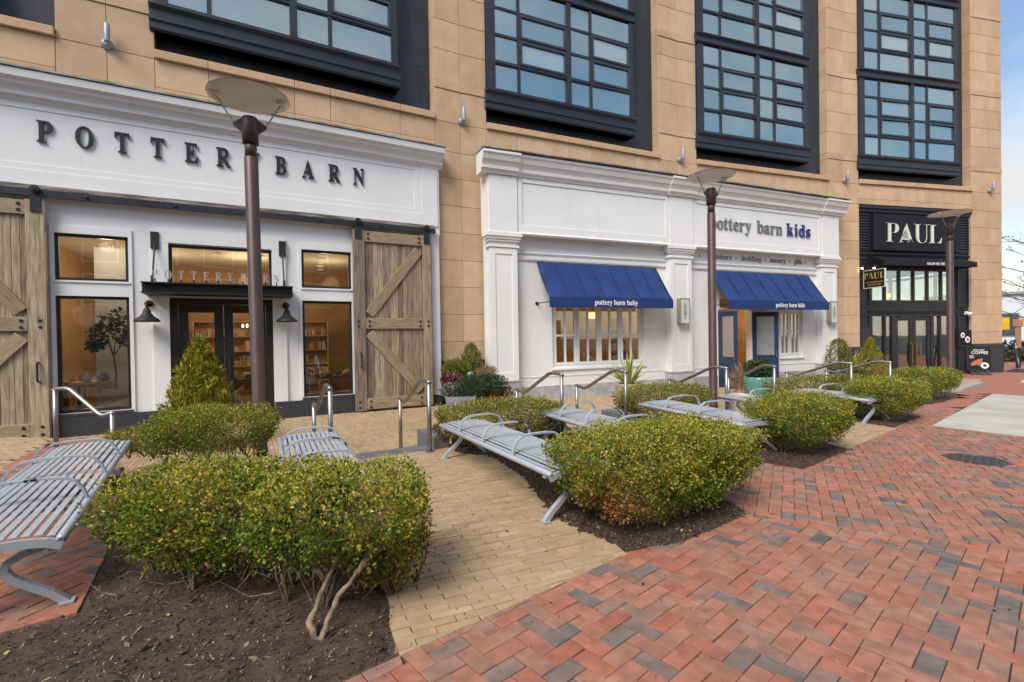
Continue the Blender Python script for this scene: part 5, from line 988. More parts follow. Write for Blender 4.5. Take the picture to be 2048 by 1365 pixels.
# ------------------------------------------------------------------ planting beds
def bed(name, poly, mat, hump, st=0.09, edge=0.12, nchips=0, chipbox=None):
    xs = [p[0] for p in poly]; ys = [p[1] for p in poly]
    def dist_edge(x, y):
        d = 9
        for i in range(len(poly)):
            a, b = poly[i], poly[(i + 1) % len(poly)]; ex, ey = b[0] - a[0], b[1] - a[1]; t = max(0, min(1, ((x - a[0]) * ex + (y - a[1]) * ey) / (ex * ex + ey * ey))); d = min(d, math.hypot(x - a[0] - t * ex, y - a[1] - t * ey))
        return d
    def zf(x, y):
        i = inside(poly, (x, y)); d = dist_edge(x, y) * (1 if i else -1)
        k = max(0.0, min(1.0, d / edge)); nz = noise.noise((x * 4, y * 4, 1)) * 0.012 + noise.noise((x * 13, y * 13, 5)) * 0.010
        return G(x, y) + (-0.035 + (0.03 + hump) * k * (2 - k) + nz * k if d > 0 else -0.035)
    x0, x1, y0, y1 = min(xs), max(xs), min(ys), max(ys)
    o = grid_sheet(name, x0, x1 + st, y0, y1 + st, st, zf, mat, lambda x, y: inside(poly, (x, y)) and (y > 0.8))
    for p in o.data.polygons: p.use_smooth = True
    if nchips:
        P = []
        while len(P) < nchips:
            x, y = RNG.uniform(x0, x1), RNG.uniform(y0, y1)
            if inside(poly, (x, y)) and in_view(x, y, 0, 60): P.append((x, y, zf(x, y) + 0.003))
        P = np.array(P); n = len(P); a = RNG.uniform(0, 2 * math.pi, n); L_ = RNG.uniform(0.004, 0.015, n) * (1 + (RNG.random(n) < 0.08) * 1.2); W_ = L_ * RNG.uniform(0.15, 0.5, n); tl = RNG.normal(0, 0.35, n); tr = RNG.normal(0, 0.4, n)
        d = np.stack([np.cos(a) * np.cos(tl), np.sin(a) * np.cos(tl), np.sin(tl)], 1); s = np.stack([-np.sin(a), np.cos(a), tr], 1)
        V = np.empty((n, 4, 3)); V[:, 0] = P - d * L_[:, None]; V[:, 1] = P - s * W_[:, None]; V[:, 2] = P + d * L_[:, None]; V[:, 3] = P + s * W_[:, None]; V[:, :, 2] += 0.004
        fs = RNG.random(n) < 0.012; Pf = P[fs]; leaves(len(Pf), lambda k: (Pf, np.zeros_like(Pf)), 0.02, 'fallen_leaf', 'fallen_leaves', o, I4, asp=0.6, up=0.0)['kind'] = 'stuff'
        c = link('bark_chips', np_mesh('bark_chips', V.reshape(-1, 3), np.arange(4 * n).reshape(n, 4)), 'bark_chip', o, I4, 'stuff')
    return zf
zb1 = bed('soil_bed', BED1, 'soil', 0.03, 0.07, 0.15, 17000)
zb2 = bed('mulch_bed', BED2, 'mulch', 0.035, 0.08, 0.12, 22000); bed('mulch_bed', BED3, 'mulch', 0.035, 0.1, 0.14, 10000); bed('mulch_bed', BED4, 'mulch', 0.035, 0.12, 0.15, 3500); bed('mulch_bed', BED5, 'mulch', 0.03, 0.15, 0.2, 2000)
# ------------------------------------------------------------------ steps down to the terrace
def steps(pa, pb, label_):
    a, b = Vector((*pa, 0)), Vector((*pb, 0)); d = b - a; L_ = d.length; h = math.atan2(d.y, d.x)
    M = Matrix.Translation((a.x, a.y, G(a.x, a.y))) @ Matrix.Rotation(h, 4, 'Z')
    st = link('steps', None, None, None, M, 'structure')
    MB().bevbox(0, L_, 0.0, 0.34, -0.13, 0.004, 0.01).build('stair_tread', 'slate', st); MB().bevbox(0, L_, 0.34, 0.68, -0.4, -0.125, 0.01).build('stair_tread', 'slate', st)
    for x in (-0.26, L_ + 0.02): MB().bevbox(x, x + 0.24, 0.02, 0.75, -0.4, 0.16, 0.012).build('cheek_block', 'slate', st)
RAILS = []
def edge_pts(pl, pr): return az_at(pl, EDGE + 0.30), az_at(pr, EDGE + 0.30)
for pl, pr in ((648, 862), (1122, 1252), (1448, 1548), (1690, 1780)): a, b = edge_pts(pl, pr); steps(a, b, '')
# low retaining kerbs at the back of the beds
for pl, pr in ((250, 610), (905, 1085), (1262, 1432), (1565, 1675), (1800, 1905)):
    a, b = az_at(pl, EDGE + 0.12), az_at(pr, EDGE + 0.12); d = Vector((b[0] - a[0], b[1] - a[1], 0)); MB().bevbox(0, d.length, -0.1, 0.1, -0.6, 0.08, 0.01).build('planter_kerb', 'slate', None, Matrix.Translation((a[0], a[1], G(*a))) @ Matrix.Rotation(math.atan2(d.y, d.x), 4, 'Z'), kind='structure')
# handrails
def handrail(near, far, label, up=0.95, base=None):
    n, f = Vector((near[0], near[1], 0)), Vector((far[0], far[1], 0)); d = (f - n); L_ = d.length; d.normalize(); zn, zf = gz(near[0], near[1]), gz(far[0], far[1])
    t = thing('handrail', label, 'handrail', T(n.x, n.y, zn), 'steel handrails at the steps')
    P = lambda s, z: tuple(Vector((n.x, n.y, 0)) + d * s + Vector((0, 0, z)))
    zt, zl = zn + up, zf + 0.86
    MB().tube([P(0, zn - 0.02), P(0, zt)], 0.029, 10).build('post', 'steel', t, I4, smooth=True); MB().tube([P(L_, zf - 0.02), P(L_, zl)], 0.029, 10).build('post', 'steel', t, I4, smooth=True)
    MB().tube([P(-0.03, zt - 0.02), P(0.0, zt), P(min(0.22, L_ * .2), zt + 0.01), P(min(0.34, L_ * .28), zt - 0.01), P(L_ - min(0.34, L_ * .24), zl - 0.02), P(L_ - min(0.24, L_ * .16), zl - 0.05), P(L_, zl - 0.01), P(L_ + 0.03, zl - 0.03)], 0.029, 10).build('rail', 'steel', t, I4, smooth=True)
    for s, z in ((0, zn), (L_, zf)): MB().lathe([(0.06, 0), (0.06, 0.008), (0.03, 0.012)], 12).build('foot_plate', 'steel', t, Matrix.Translation(P(s, z)))
HR = [(658, 625, 'steel handrail behind the bench that stands left of the tan path'), (856, 798, 'steel handrail at the right end of the nearest steps'), (1122, 1032, 'steel handrail in front of the casement window, nearer the barn door'), (1250, 1152, 'steel handrail beside the tall cream pot with yucca'),
      (1452, 1338, 'steel handrail just right of the middle lamp post'), (1548, 1456, 'steel handrail beside the teal pot'), (1702, 1573, 'steel handrail left of the blue pot'), (1780, 1652, 'steel handrail farthest right, by the cafe')]
for pn, pf, lb in HR: handrail(az_at(pn, EDGE + 0.38), az_at(pf, EDGE - 0.95), lb)
handrail((-6.32, 6.62), (-5.42, 6.48), 'steel handrail at the far left in front of the shop window', 0.92)
# ------------------------------------------------------------------ benches
def bench(a, heading, L_, arms, label, W_=0.62, worn=False):
    """a: far left corner on the ground; the bench runs towards the street along heading (deg, clockwise from +Y)"""
    d = hv(heading); x0, y0 = a; M = Matrix.Identity(4); s = Vector((-d.y, d.x, 0))          # s: left to right seen from the street is -s
    for i in range(3): M[i][0] = d[i]; M[i][1] = s[i]
    M[0][3], M[1][3] = x0, y0; cx, cy = x0 + d.x * L_ / 2 + s.x * W_ / 2, y0 + d.y * L_ / 2 + s.y * W_ / 2; M[2][3] = G(cx, cy); M[2][0] = (G(x0 + d.x, y0 + d.y) - G(x0, y0)) * 1.0; M[2][3] = G(x0, y0)
    t = thing('bench', label, 'bench', M, 'grey-blue slatted metal benches'); H = 0.435; n = 11; sw_ = (W_ - 0.07) / n
    crown = lambda y: H + 0.018 - 0.05 * ((y - W_ / 2) / (W_ / 2)) ** 4
    sl = MB().bevbox(0.03, L_ - 0.03, -0.009, 0.0, -sw_ * 0.36, sw_ * 0.36, 0.002).mesh('slat'); sl.transform(Matrix.Rotation(R(-90), 4, 'X'))
    for k in range(n):
        y = 0.035 + (k + .5) * sw_; link('slat', sl, 'bench_paint', t, M @ Matrix.Translation((0, y, crown(y))))
    for y in (0.015, W_ - 0.015): MB().tube([(0.0, y, H - 0.025), (0.012, y, H - 0.02), (L_ - 0.012, y, H - 0.02), (L_, y, H - 0.025)], [0.014, 0.026, 0.026, 0.014], 10).build('edge_rail', 'bench_paint', t, smooth=True)
    for x in (0.02, L_ - 0.02):
        MB().ribbon([(x, 0.01 + (W_ - 0.02) * k / 10, crown(0.01 + (W_ - 0.02) * k / 10) - 0.035) for k in range(11)], 0.03, 0.05, (1, 0, 0)).build('end_bar', 'bench_paint', t)
    for k in range(1, int(L_ / 0.65) + 1):
        x = L_ * k / (int(L_ / 0.65) + 1)
        if not any(abs(x - q) < 0.1 for q in arms): MB().ribbon([(x, 0.02 + (W_ - 0.04) * j / 6, crown(0.02 + (W_ - 0.04) * j / 6) - 0.022) for j in range(7)], 0.03, 0.018, (1, 0, 0)).build('cross_bar', 'bench_paint', t)
    prof = [(0.30, H - 0.045), (0.21, H - 0.07), (0.12, H - 0.10), (0.065, H - 0.135), (0.05, H - 0.18), (0.085, H - 0.235), (0.16, H - 0.30), (0.235, H - 0.36), (0.285, H - 0.415), (0.30, 0.0)]
    for x in (0.10, L_ - 0.10) if L_ > 1.2 else (0.1, L_ - 0.1):
        for sg in (-1, 1):
            lg = MB().ribbon([(x, W_ / 2 + sg * p * W_ / 0.62, z) for p, z in prof], 0.045, 0.04, (1, 0, 0)); lg.build('leg', 'bench_paint', t, smooth=False)
            bx(x - 0.04, x + 0.04, W_ / 2 + sg * 0.30 * W_ / .62 - 0.035, W_ / 2 + sg * 0.30 * W_ / .62 + 0.035, 0, 0.012).build('foot', 'bench_paint', t)
    for x in arms:
        ap = [(x, 0.012, H - 0.01), (x, 0.035, H + 0.07), (x, 0.075, H + 0.135), (x, 0.13, H + 0.165), (x, W_ * 0.35, H + 0.178), (x, W_ * 0.65, H + 0.178), (x, W_ - 0.13, H + 0.165), (x, W_ - 0.075, H + 0.135), (x, W_ - 0.035, H + 0.07), (x, W_ - 0.012, H - 0.01)]
        MB().ribbon(ap, 0.042, 0.016, (1, 0, 0)).build('armrest', 'bench_worn', t)
        MB().ribbon([(x, 0.02 + (W_ - 0.04) * j / 6, crown(0.02 + (W_ - 0.04) * j / 6) - 0.022) for j in range(7)], 0.035, 0.018, (1, 0, 0)).build('cross_bar', 'bench_paint', t)
    return t
bench((-4.93, 5.12), 147, 3.21, (0.84, 1.64, 2.42), 'long grey-blue slatted bench at the left edge on the red brick', 0.66)
bench((-2.70, 5.50), 153, 2.35, (0.62, 1.24, 1.86), 'grey-blue slatted bench with worn black armrests half hidden by the front hedge')
bench((-0.95, 6.17), 151.5, 2.60, (0.62, 1.27, 1.93), 'grey-blue slatted bench right of the tan path with three armrests')
bench((0.36, 7.13), 155, 2.4, (0.62, 1.25, 1.85), 'grey-blue slatted bench behind the large centre hedge, by the red brick gap', 0.64)
bench((2.09, 8.00), 158.5, 2.14, (0.66, 1.36), 'grey-blue slatted bench in front of the middle lamp post', 0.70)
bench((3.86, 9.05), 160, 1.9, (0.72, 1.35), 'grey-blue slatted bench by the teal pot', 0.66)
bench((5.66, 9.82), 159, 1.55, (0.62,), 'grey-blue slatted bench with one armrest, farthest right', 0.72)
# ------------------------------------------------------------------ lamp posts
def lamp_post(x, y, label, az, lean=0.0, up=0.0):
    z = G(x, y); up += 0; M = T(x, y, z + up, R(az)) @ Matrix.Rotation(R(lean), 4, 'Y'); t = thing('lamp_post', label, 'street lamp', M, 'disc-topped brown lamp posts')
    MB().lathe([(0.10, -0.1 - up), (0.10, 0.0 - up), (0.09, 0.02 - up), (0.09, 4.05), (0.085, 4.06)], 24).build('pole', 'lamp_brown', t, smooth=True); MB().lathe([(0.078, 4.06), (0.078, 4.30)], 24).build('neck', 'lamp_brown', t, smooth=True)
    MB().lathe([(0.082, 4.25), (0.105, 4.25), (0.105, 4.60), (0.095, 4.62), (0.0, 4.62)], 24).build('lamp_head', 'lamp_brown', t, smooth=True)
    for s in (-1, 1):
        MB().prism([(s * 0.10, 4.60), (s * 0.21, 4.52), (s * 0.21, 4.49), (s * 0.10, 4.40)] if s > 0 else [(s * 0.10, 4.40), (s * 0.21, 4.49), (s * 0.21, 4.52), (s * 0.10, 4.60)], -0.02, 0.02, 'y').build('bracket', 'lamp_brown', t)
        MB().tube([(s * 0.19, 0, 4.50), (s * 0.40, 0, 4.86)], 0.011, 8).build('strut', 'steel', t); MB().lathe([(0.0, 0.0), (0.03, 0.01), (0.05, 0.05), (0.085, 0.06), (0.085, 0.085)], 16).build('strut_cup', 'lamp_disc', t, M @ Matrix.Translation((s * 0.43, 0, 4.82)), smooth=True)
    MB().lathe([(0.0, 4.925), (0.28, 4.918), (0.50, 4.90), (0.52, 4.903), (0.52, 4.912), (0.40, 4.935), (0.0, 4.97)], 48).build('reflector_disc', 'lamp_disc', t, smooth=True); MB().tube([(0.52 * math.cos(k * math.pi / 24), 0.52 * math.sin(k * math.pi / 24), 4.908) for k in range(48)], 0.005, 6, True).build('disc_rim', 'lamp_brown', t)
lamp_post(-3.62, 6.85, 'brown lamp post nearest the camera, left, in front of the home shop sign', 24, -0.6, 0.08)
lamp_post(4.62, 11.05, 'brown lamp post in the middle, in front of the blue awning', 24, 0, 0.33); lamp_post(13.47, 14.75, 'brown lamp post on the right, in front of the cafe', 20, 0, 0.42)
# ------------------------------------------------------------------ hedges
def hedge(label, lobes, nleaf, tip, mat='hedge_leaf', size=0.026, dead=None, stems=6, seed=1, bare=0.25, twig='twig'):
    """lobes: (x, y, half-length, half-depth, z0, z1, heading); leaves fill the outer shell of boxy mounds, stems rise from the soil"""
    x0, y0 = lobes[0][0], lobes[0][1]; M = T(x0, y0, G(x0, y0)); t = thing('hedge', label, 'hedge', M, 'clipped box hedges'); rg = np.random.default_rng(seed)
    tot = sum((l[2] * l[3] + (l[2] + l[3]) * (l[5] - l[4])) for l in lobes); Ps = []; Ns = []
    for l in lobes:
        n = int(nleaf * (l[2] * l[3] + (l[2] + l[3]) * (l[5] - l[4])) / tot); d = rg.normal(0, 1, (n, 3)); d[:, 2] += 0.15; d /= np.linalg.norm(d, axis=1)[:, None]
        e = 4.2; k = (np.abs(d) ** e).sum(1) ** (-1 / e); hd = np.array([l[2], l[3], (l[5] - l[4]) / 2])
        p = d * k[:, None]
        lump = np.array([noise.noise((a * 2.1 + seed, b * 2.1, c * 2.1)) * 0.14 + noise.noise((a * 5.5, b * 5.5 + seed, c * 5.5)) * 0.08 for a, b, c in p])
        dep = rg.random(n) ** 2.0; hf = np.array([noise.noise((a * 11 + seed, b * 11, c * 11)) for a, b, c in p * hd * 2.2]); dep = np.clip(dep - 0.25 * (hf > 0.28) + 0.45 * (hf < -0.22), -0.3, 1.3); q = p * hd * (1 + lump[:, None]) - d * (dep * 0.17)[:, None]
        # undercut: sides draw in towards the ground
        f = np.clip((q[:, 2] + hd[2]) / (2 * hd[2]), 0, 1); q[:, :2] *= (0.80 + 0.22 * np.minimum(1, f * 1.8))[:, None]
        thin_ = (f < bare) & (rg.random(n) < 0.55); q = q[~thin_]; d = d[~thin_]
        nr = d / hd; nr /= np.linalg.norm(nr, axis=1)[:, None]
        u = hv(l[6]); v = Vector((-u.y, u.x, 0)); X = q[:, 0] * u.x + q[:, 1] * v.x + l[0] - x0; Y = q[:, 0] * u.y + q[:, 1] * v.y + l[1] - y0
        NX = nr[:, 0] * u.x + nr[:, 1] * v.x; NY = nr[:, 0] * u.y + nr[:, 1] * v.y
        Ps.append(np.stack([X, Y, q[:, 2] + (l[4] + l[5]) / 2], 1)); Ns.append(np.stack([NX, NY, nr[:, 2]], 1))
    P = np.concatenate(Ps); Nn = np.concatenate(Ns); keep = np.ones(len(P), bool)
    # drop leaves buried deep inside another lobe
    for l in lobes:
        u = hv(l[6]); a = (P[:, 0] + x0 - l[0]) * u.x + (P[:, 1] + y0 - l[1]) * u.y; b = -(P[:, 0] + x0 - l[0]) * u.y + (P[:, 1] + y0 - l[1]) * u.x; c = P[:, 2] - (l[4] + l[5]) / 2
        keep &= ~((np.abs(a / l[2]) ** 3.4 + np.abs(b / l[3]) ** 3.4 + np.abs(c / ((l[5] - l[4]) / 2)) ** 3.4) < 0.22)
    P, Nn = P[keep], Nn[keep]
    pn = np.array([noise.noise((a * 3.0, b * 3.0, c * 3.0 + seed)) for a, b, c in P]); clus = np.array([noise.noise((a * 16.0, b * 16.0, c * 16.0 + seed)) for a, b, c in P])
    istip = (rg.random(len(P)) < np.clip(tip * (0.45 + 0.75 * np.clip(Nn[:, 2], 0, 1) + 0.9 * pn + 1.3 * clus), 0, 0.8)) & (Nn[:, 2] > -0.25)
    isdead = np.zeros(len(P), bool)
    if dead is not None:
        dd = ((P - (np.array(dead[0]) - np.array([x0, y0, 0]))) / np.array(dead[1])); isdead = (rg.random(len(P)) < np.exp(-(dd ** 2).sum(1)) * dead[2])
    else: isdead = (P[:, 2] < 0.34) & (rg.random(len(P)) < 0.16) | ((pn > 0.42) & (rg.random(len(P)) < 0.12))
    istip &= ~isdead
    g = ~istip & ~isdead
    leaves(int(g.sum()), lambda n: (P[g], Nn[g]), size, mat, 'foliage', t, asp=0.62); leaves(int(istip.sum()), lambda n: (P[istip] + Nn[istip] * 0.012, Nn[istip]), size * 0.92, 'tip_leaf', 'young_foliage', t, asp=0.55, up=0.6)
    if isdead.sum() > 5: leaves(int(isdead.sum()), lambda n: (P[isdead], Nn[isdead]), size * 1.05, 'dead_leaf', 'withered_foliage', t, asp=0.6)
    r = random.Random(seed); tw = MB()
    for l in lobes:
        u = hv(l[6])
        for k in range(stems):
            s = (k + .5) / stems * 1.5 - 0.75 + r.uniform(-.1, .1); bx_, by_ = l[0] - x0 + u.x * l[2] * s, l[1] - y0 + u.y * l[2] * s + r.uniform(-.3, .3) * l[3]
            for q in range(4):
                a = r.uniform(0, 6.28); o = r.uniform(0.25, 0.95); zt = l[4] + (l[5] - l[4]) * r.uniform(0.55, 0.92); ex, ey = bx_ + math.cos(a) * o * l[3] * .9, by_ + math.sin(a) * o * l[3] * .9; zb = G(bx_ + x0, by_ + y0) - G(x0, y0)
                tw.tube([(bx_, by_, zb - 0.02), (bx_ + (ex - bx_) * .35 + r.uniform(-.03, .03), by_ + (ey - by_) * .35, zt * .35), (bx_ + (ex - bx_) * .8, by_ + (ey - by_) * .8 + r.uniform(-.03, .03), zt * .75), (ex, ey, zt)], [0.008, 0.006, 0.004, 0.0015], 5)
                for _ in range(3):
                    f = r.uniform(.3, .8); px, py, pz = bx_ + (ex - bx_) * f, by_ + (ey - by_) * f, zt * f; b = r.uniform(0, 6.28); ln = r.uniform(.1, .28)
                    tw.tube([(px, py, pz), (px + math.cos(b) * ln * .6, py + math.sin(b) * ln * .6, pz + r.uniform(-.04, .12)), (px + math.cos(b) * ln, py + math.sin(b) * ln, pz + r.uniform(-.05, .2))], [0.005, 0.003, 0.001], 4)
    tw.build('stem', twig, t); return t
# (x, y, half length, half depth, z0, z1, heading)
h1 = hedge('large yellow-green hedge with bare twisted stems, front left', [(-1.02, 2.84, 0.45, 0.41, 0.28, 0.755, 80), (-1.66, 3.02, 0.54, 0.40, 0.20, 0.74, 88), (-2.10, 3.14, 0.44, 0.36, 0.15, 0.71, 95), (-0.80, 2.98, 0.22, 0.30, 0.08, 0.55, 80)], 96000, 0.52, size=0.021, seed=3, stems=8, bare=0.3, twig='pale_twig')
h2 = hedge('large dense hedge with brown withered leaves low down, front centre', [(1.17, 4.20, 0.82, 0.56, 0.06, 0.73, 57), (1.62, 4.48, 0.54, 0.50, 0.12, 0.71, 57)], 100000, 0.46, size=0.021, dead=((0.70, 3.50, 0.14), (0.36, 0.32, 0.26), 1.6), seed=5, stems=5)
hedge('rounded hedge behind the left bench, beneath the near lamp post', [(-3.92, 6.28, 0.70, 0.52, 0.08, 0.66, 75), (-4.9, 6.5, 0.5, 0.38, 0.05, 0.38, 80)], 42000, 0.30, 'hedge_leaf', 0.023, seed=7)
hedge('boxy olive hedge behind the bench right of the tan path', [(-0.16, 7.02, 0.92, 0.42, 0.02, 0.60, 63)], 38000, 0.26, 'hedge_leaf_olive', 0.023, seed=9)
hedge('dark round hedge beside the second tan path, right of centre', [(3.88, 6.50, 0.72, 0.50, 0.14, 0.72, 54)], 42000, 0.36, size=0.023, seed=11)
hedge('low hedge beneath the middle lamp post', [(2.85, 9.10, 0.95, 0.42, 0.04, 0.62, 64)], 26000, 0.20, 'hedge_leaf_olive', 0.025, seed=13)
hedge('rounded hedge to the right of the bench with one armrest', [(6.98, 8.95, 0.78, 0.52, 0.14, 0.74, 52)], 32000, 0.36, size=0.025, seed=15)
hedge('long low hedge behind the bench with one armrest', [(6.75, 11.0, 1.15, 0.42, 0.04, 0.62, 62), (8.0, 11.35, 0.6, 0.4, 0.04, 0.6, 62)], 20000, 0.22, 'hedge_leaf_olive', 0.030, seed=17)
hedge('green hedge farthest right, nearest the cafe', [(10.35, 12.05, 0.95, 0.52, 0.12, 0.72, 60)], 18000, 0.26, size=0.032, seed=19)
# thick bare trunk forks of the front left hedge
def knob(pts, rads, n=4):
    """densify a branch path with small kinks and swellings"""
    r_ = random.Random(len(pts) * 7 + int(abs(pts[0][0]) * 100)); P = []; Q = []
    for i in range(len(pts) - 1):
        for k in range(n):
            f = k / n; p = Vector(pts[i]).lerp(Vector(pts[i + 1]), f); P.append(p + Vector((r_.uniform(-.006, .006), r_.uniform(-.006, .006), 0))); Q.append((rads[i] + (rads[i + 1] - rads[i]) * f) * r_.uniform(0.8, 1.15))
    P.append(Vector(pts[-1])); Q.append(rads[-1]); return P, Q
class KB(MB):
    def tube(s, pts, r, n=8, **k): P, Q = knob(pts, r); return MB.tube(s, P, Q, 9)
fk = KB()
fk.tube([(-1.00, 2.42, -0.02), (-1.03, 2.44, 0.03), (-1.07, 2.48, 0.08), (-1.03, 2.52, 0.20), (-0.98, 2.60, 0.33), (-0.93, 2.70, 0.45)], [0.022, 0.017, 0.018, 0.013, 0.013, 0.008], 8)
fk.tube([(-1.00, 2.43, 0.0), (-0.97, 2.46, 0.10), (-0.93, 2.52, 0.20), (-0.85, 2.58, 0.29), (-0.75, 2.66, 0.38), (-0.68, 2.76, 0.47)], [0.018, 0.015, 0.013, 0.012, 0.010, 0.007], 8)
fk.tube([(-0.86, 2.575, 0.28), (-0.80, 2.60, 0.36), (-0.78, 2.64, 0.46)], [0.017, 0.014, 0.010], 7); fk.tube([(-1.02, 2.55, 0.27), (-1.10, 2.56, 0.38), (-1.16, 2.62, 0.48)], [0.015, 0.012, 0.008], 6)
fk.build('trunk', 'pale_twig', h1, I4, smooth=True)
rr = random.Random(9)
for k in range(16):
    x, y = rr.uniform(-2.35, -1.35), rr.uniform(2.78, 3.1); a = rr.uniform(0, 6.28); l_ = rr.uniform(.15, .4); z = rr.uniform(0.05, 0.22)
    bt = MB(); bt.tube([(x, y, z), (x + math.cos(a) * l_ * .5, y + math.sin(a) * l_ * .5, z + rr.uniform(-.03, .08)), (x + math.cos(a) * l_, y + math.sin(a) * l_, z + rr.uniform(-.05, .12))], [0.004, 0.003, 0.001], 5); bt.build('bare_twig', 'pale_twig', h1, I4)
# ------------------------------------------------------------------ pots and conifers
def pot(prof, mat, label, M, n=24, square=False):
    t = thing('plant_pot', label, 'plant pot', M); MB().lathe(prof, 4 if square else n).build('pot_body', mat, t, M @ (Matrix.Rotation(R(45), 4, 'Z') if square else I4), smooth=not square); return t
def cone_pts(h, r, taper=0.75):
    def f(n):
        z = RNG.random(n) ** 1.25; a = RNG.uniform(0, 6.283, n); rad = r * (1 - z ** 1.15) ** taper * (0.55 + 0.5 * RNG.random(n) ** 0.5); rad *= 1 + 0.16 * np.sin(a * 5 + z * 9) + 0.12 * np.sin(a * 9 - z * 23) + 0.10 * np.sin(z * 41 + a * 3)
        rad *= np.clip(0.55 + z * 4, 0, 1); P = np.stack([np.cos(a) * rad, np.sin(a) * rad, z * h], 1); N_ = np.stack([np.cos(a) * 0.6, np.sin(a) * 0.6, np.full(n, 0.9)], 1); return P, N_
    return f
def conifer(M, h, r, n, mat, label, size=0.07, pot_h=0.0, taper=0.75):
    t = thing('conifer_shrub', label, 'shrub', M); leaves(n, cone_pts(h, r, taper), size, mat, 'foliage', t, asp=0.22, up=1.4, fold=0.1)
    MB().tube([(0, 0, -0.05), (0, 0, h * 0.8)], [0.03, 0.008], 6).build('trunk', 'twig', t); return t
def P3(px, Z): return ((px - 1024) / F_ * Z, Z)
def TP(x, y): return T(x, y, TZ(x, y))
x, y = P3(398, 8.0); pot([(0.20, 0), (0.30, 0.42), (0.32, 0.45), (0.27, 0.45), (0.24, 0.38), (0, 0.38)], 'black_pot', 'dark pot under the golden conifer, hidden behind the hedge', TP(x, y)); conifer(TP(x, y) @ Matrix.Translation((0, 0, 0.38)), 1.42, 0.50, 9500, 'thuja_leaf', 'golden cone-shaped conifer in front of the home shop entrance', 0.085, taper=0.72)
# cluster by the barn door
x, y = P3(942, 12.9); conifer(TP(x, y) @ Matrix.Translation((0, 0, 0.35)), 1.25, 0.42, 4200, 'conifer_leaf', 'upright conifer at the back of the pot cluster beside the barn door', 0.075, taper=0.5); pot([(0.22, 0), (0.26, 0.40), (0.22, 0.40), (0.2, 0.34), (0, 0.34)], 'terracotta', 'orange glazed pot at the back of the cluster beside the barn door', TP(x - 0.15, y - 0.35))
def bush(x, y, z, r, n, mat, size, label, asp=0.35, up=0.6):
    M = T(x, y, z); t = thing('bush', label, 'shrub', M); leaves(n, blob((0, 0, 0), r, 0.6), size, mat, 'foliage', t, asp=asp, up=up); tw = MB(); rr_ = random.Random(int(x * 100))
    for k in range(7): a = rr_.uniform(0, 6.28); tw.tube([(0, 0, -r[2]), (math.cos(a) * r[0] * .4, math.sin(a) * r[1] * .4, 0), (math.cos(a) * r[0] * .7, math.sin(a) * r[1] * .7, r[2] * .5)], [0.012, 0.008, 0.003], 5)
    tw.build('stem', 'twig', t)
x, y = P3(910, 12.4); bush(x, y, 0.72, (0.36, 0.3, 0.25), 2200, 'conifer_leaf', 0.07, 'feathery yellow-green shrub left in the pot cluster', 0.25)
x, y = P3(905, 12.0); pot([(0.16, 0), (0.20, 0.5), (0.22, 0.55), (0.18, 0.55), (0.16, 0.5), (0, 0.5)], 'terracotta', 'tall orange pot holding the plum-leaved plant', TP(x, y)); bush(x, y, 0.46, (0.30, 0.26, 0.16), 1300, 'plum_leaf', 0.06, 'plum-leaved plant in the tall orange pot', 0.7)
x, y = P3(922, 11.5); t_ = pot([(0.42, 0), (0.50, 0.42), (0.45, 0.42), (0.42, 0.36), (0, 0.36)], 'zinc', 'low grey square planter at the front of the pot cluster', TP(x, y), square=True); bush(x - 0.25, y, 0.26, (0.26, 0.25, 0.18), 900, 'grey_leaf', 0.06, 'silvery plant in the left of the grey planter', 0.5); bush(x + 0.22, y, 0.36, (0.40, 0.32, 0.28), 2400, 'green_leaf', 0.06, 'blue-green juniper in the right of the grey planter', 0.25)
x, y = P3(980, 12.1); pot([(0.24, 0), (0.34, 0.50), (0.36, 0.52), (0.30, 0.52), (0.28, 0.46), (0, 0.46)], 'black_pot', 'black round pot at the right of the pot cluster', TP(x, y)); bush(x, y, 0.38, (0.44, 0.36, 0.22), 2600, 'green_leaf', 0.06, 'dark green trailing evergreen in the black pot', 0.25); bush(x - 0.12, y + 0.25, 0.62, (0.26, 0.2, 0.16), 600, 'straw_leaf', 0.09, 'dry orange fern behind the black pot', 0.2); bush(x + 0.42, y, 0.10, (0.16, 0.16, 0.20), 260, 'plum_leaf', 0.06, 'thin dark trailing plant spilling right of the black pot', 0.5)
bl = thing('glass_ball', 'small turquoise glass ball among the potted plants', 'ornament', T(*P3(939, 11.75), 0.62)); MB().lathe([(0.0, -0.09), (0.06, -0.066), (0.09, 0), (0.06, 0.066), (0, 0.09)], 16).build('ball', 'teal_glaze', bl, smooth=True); MB().tube([(0, 0, -0.55), (0, 0, -0.08)], 0.01, 6).build('stake', 'iron', bl)
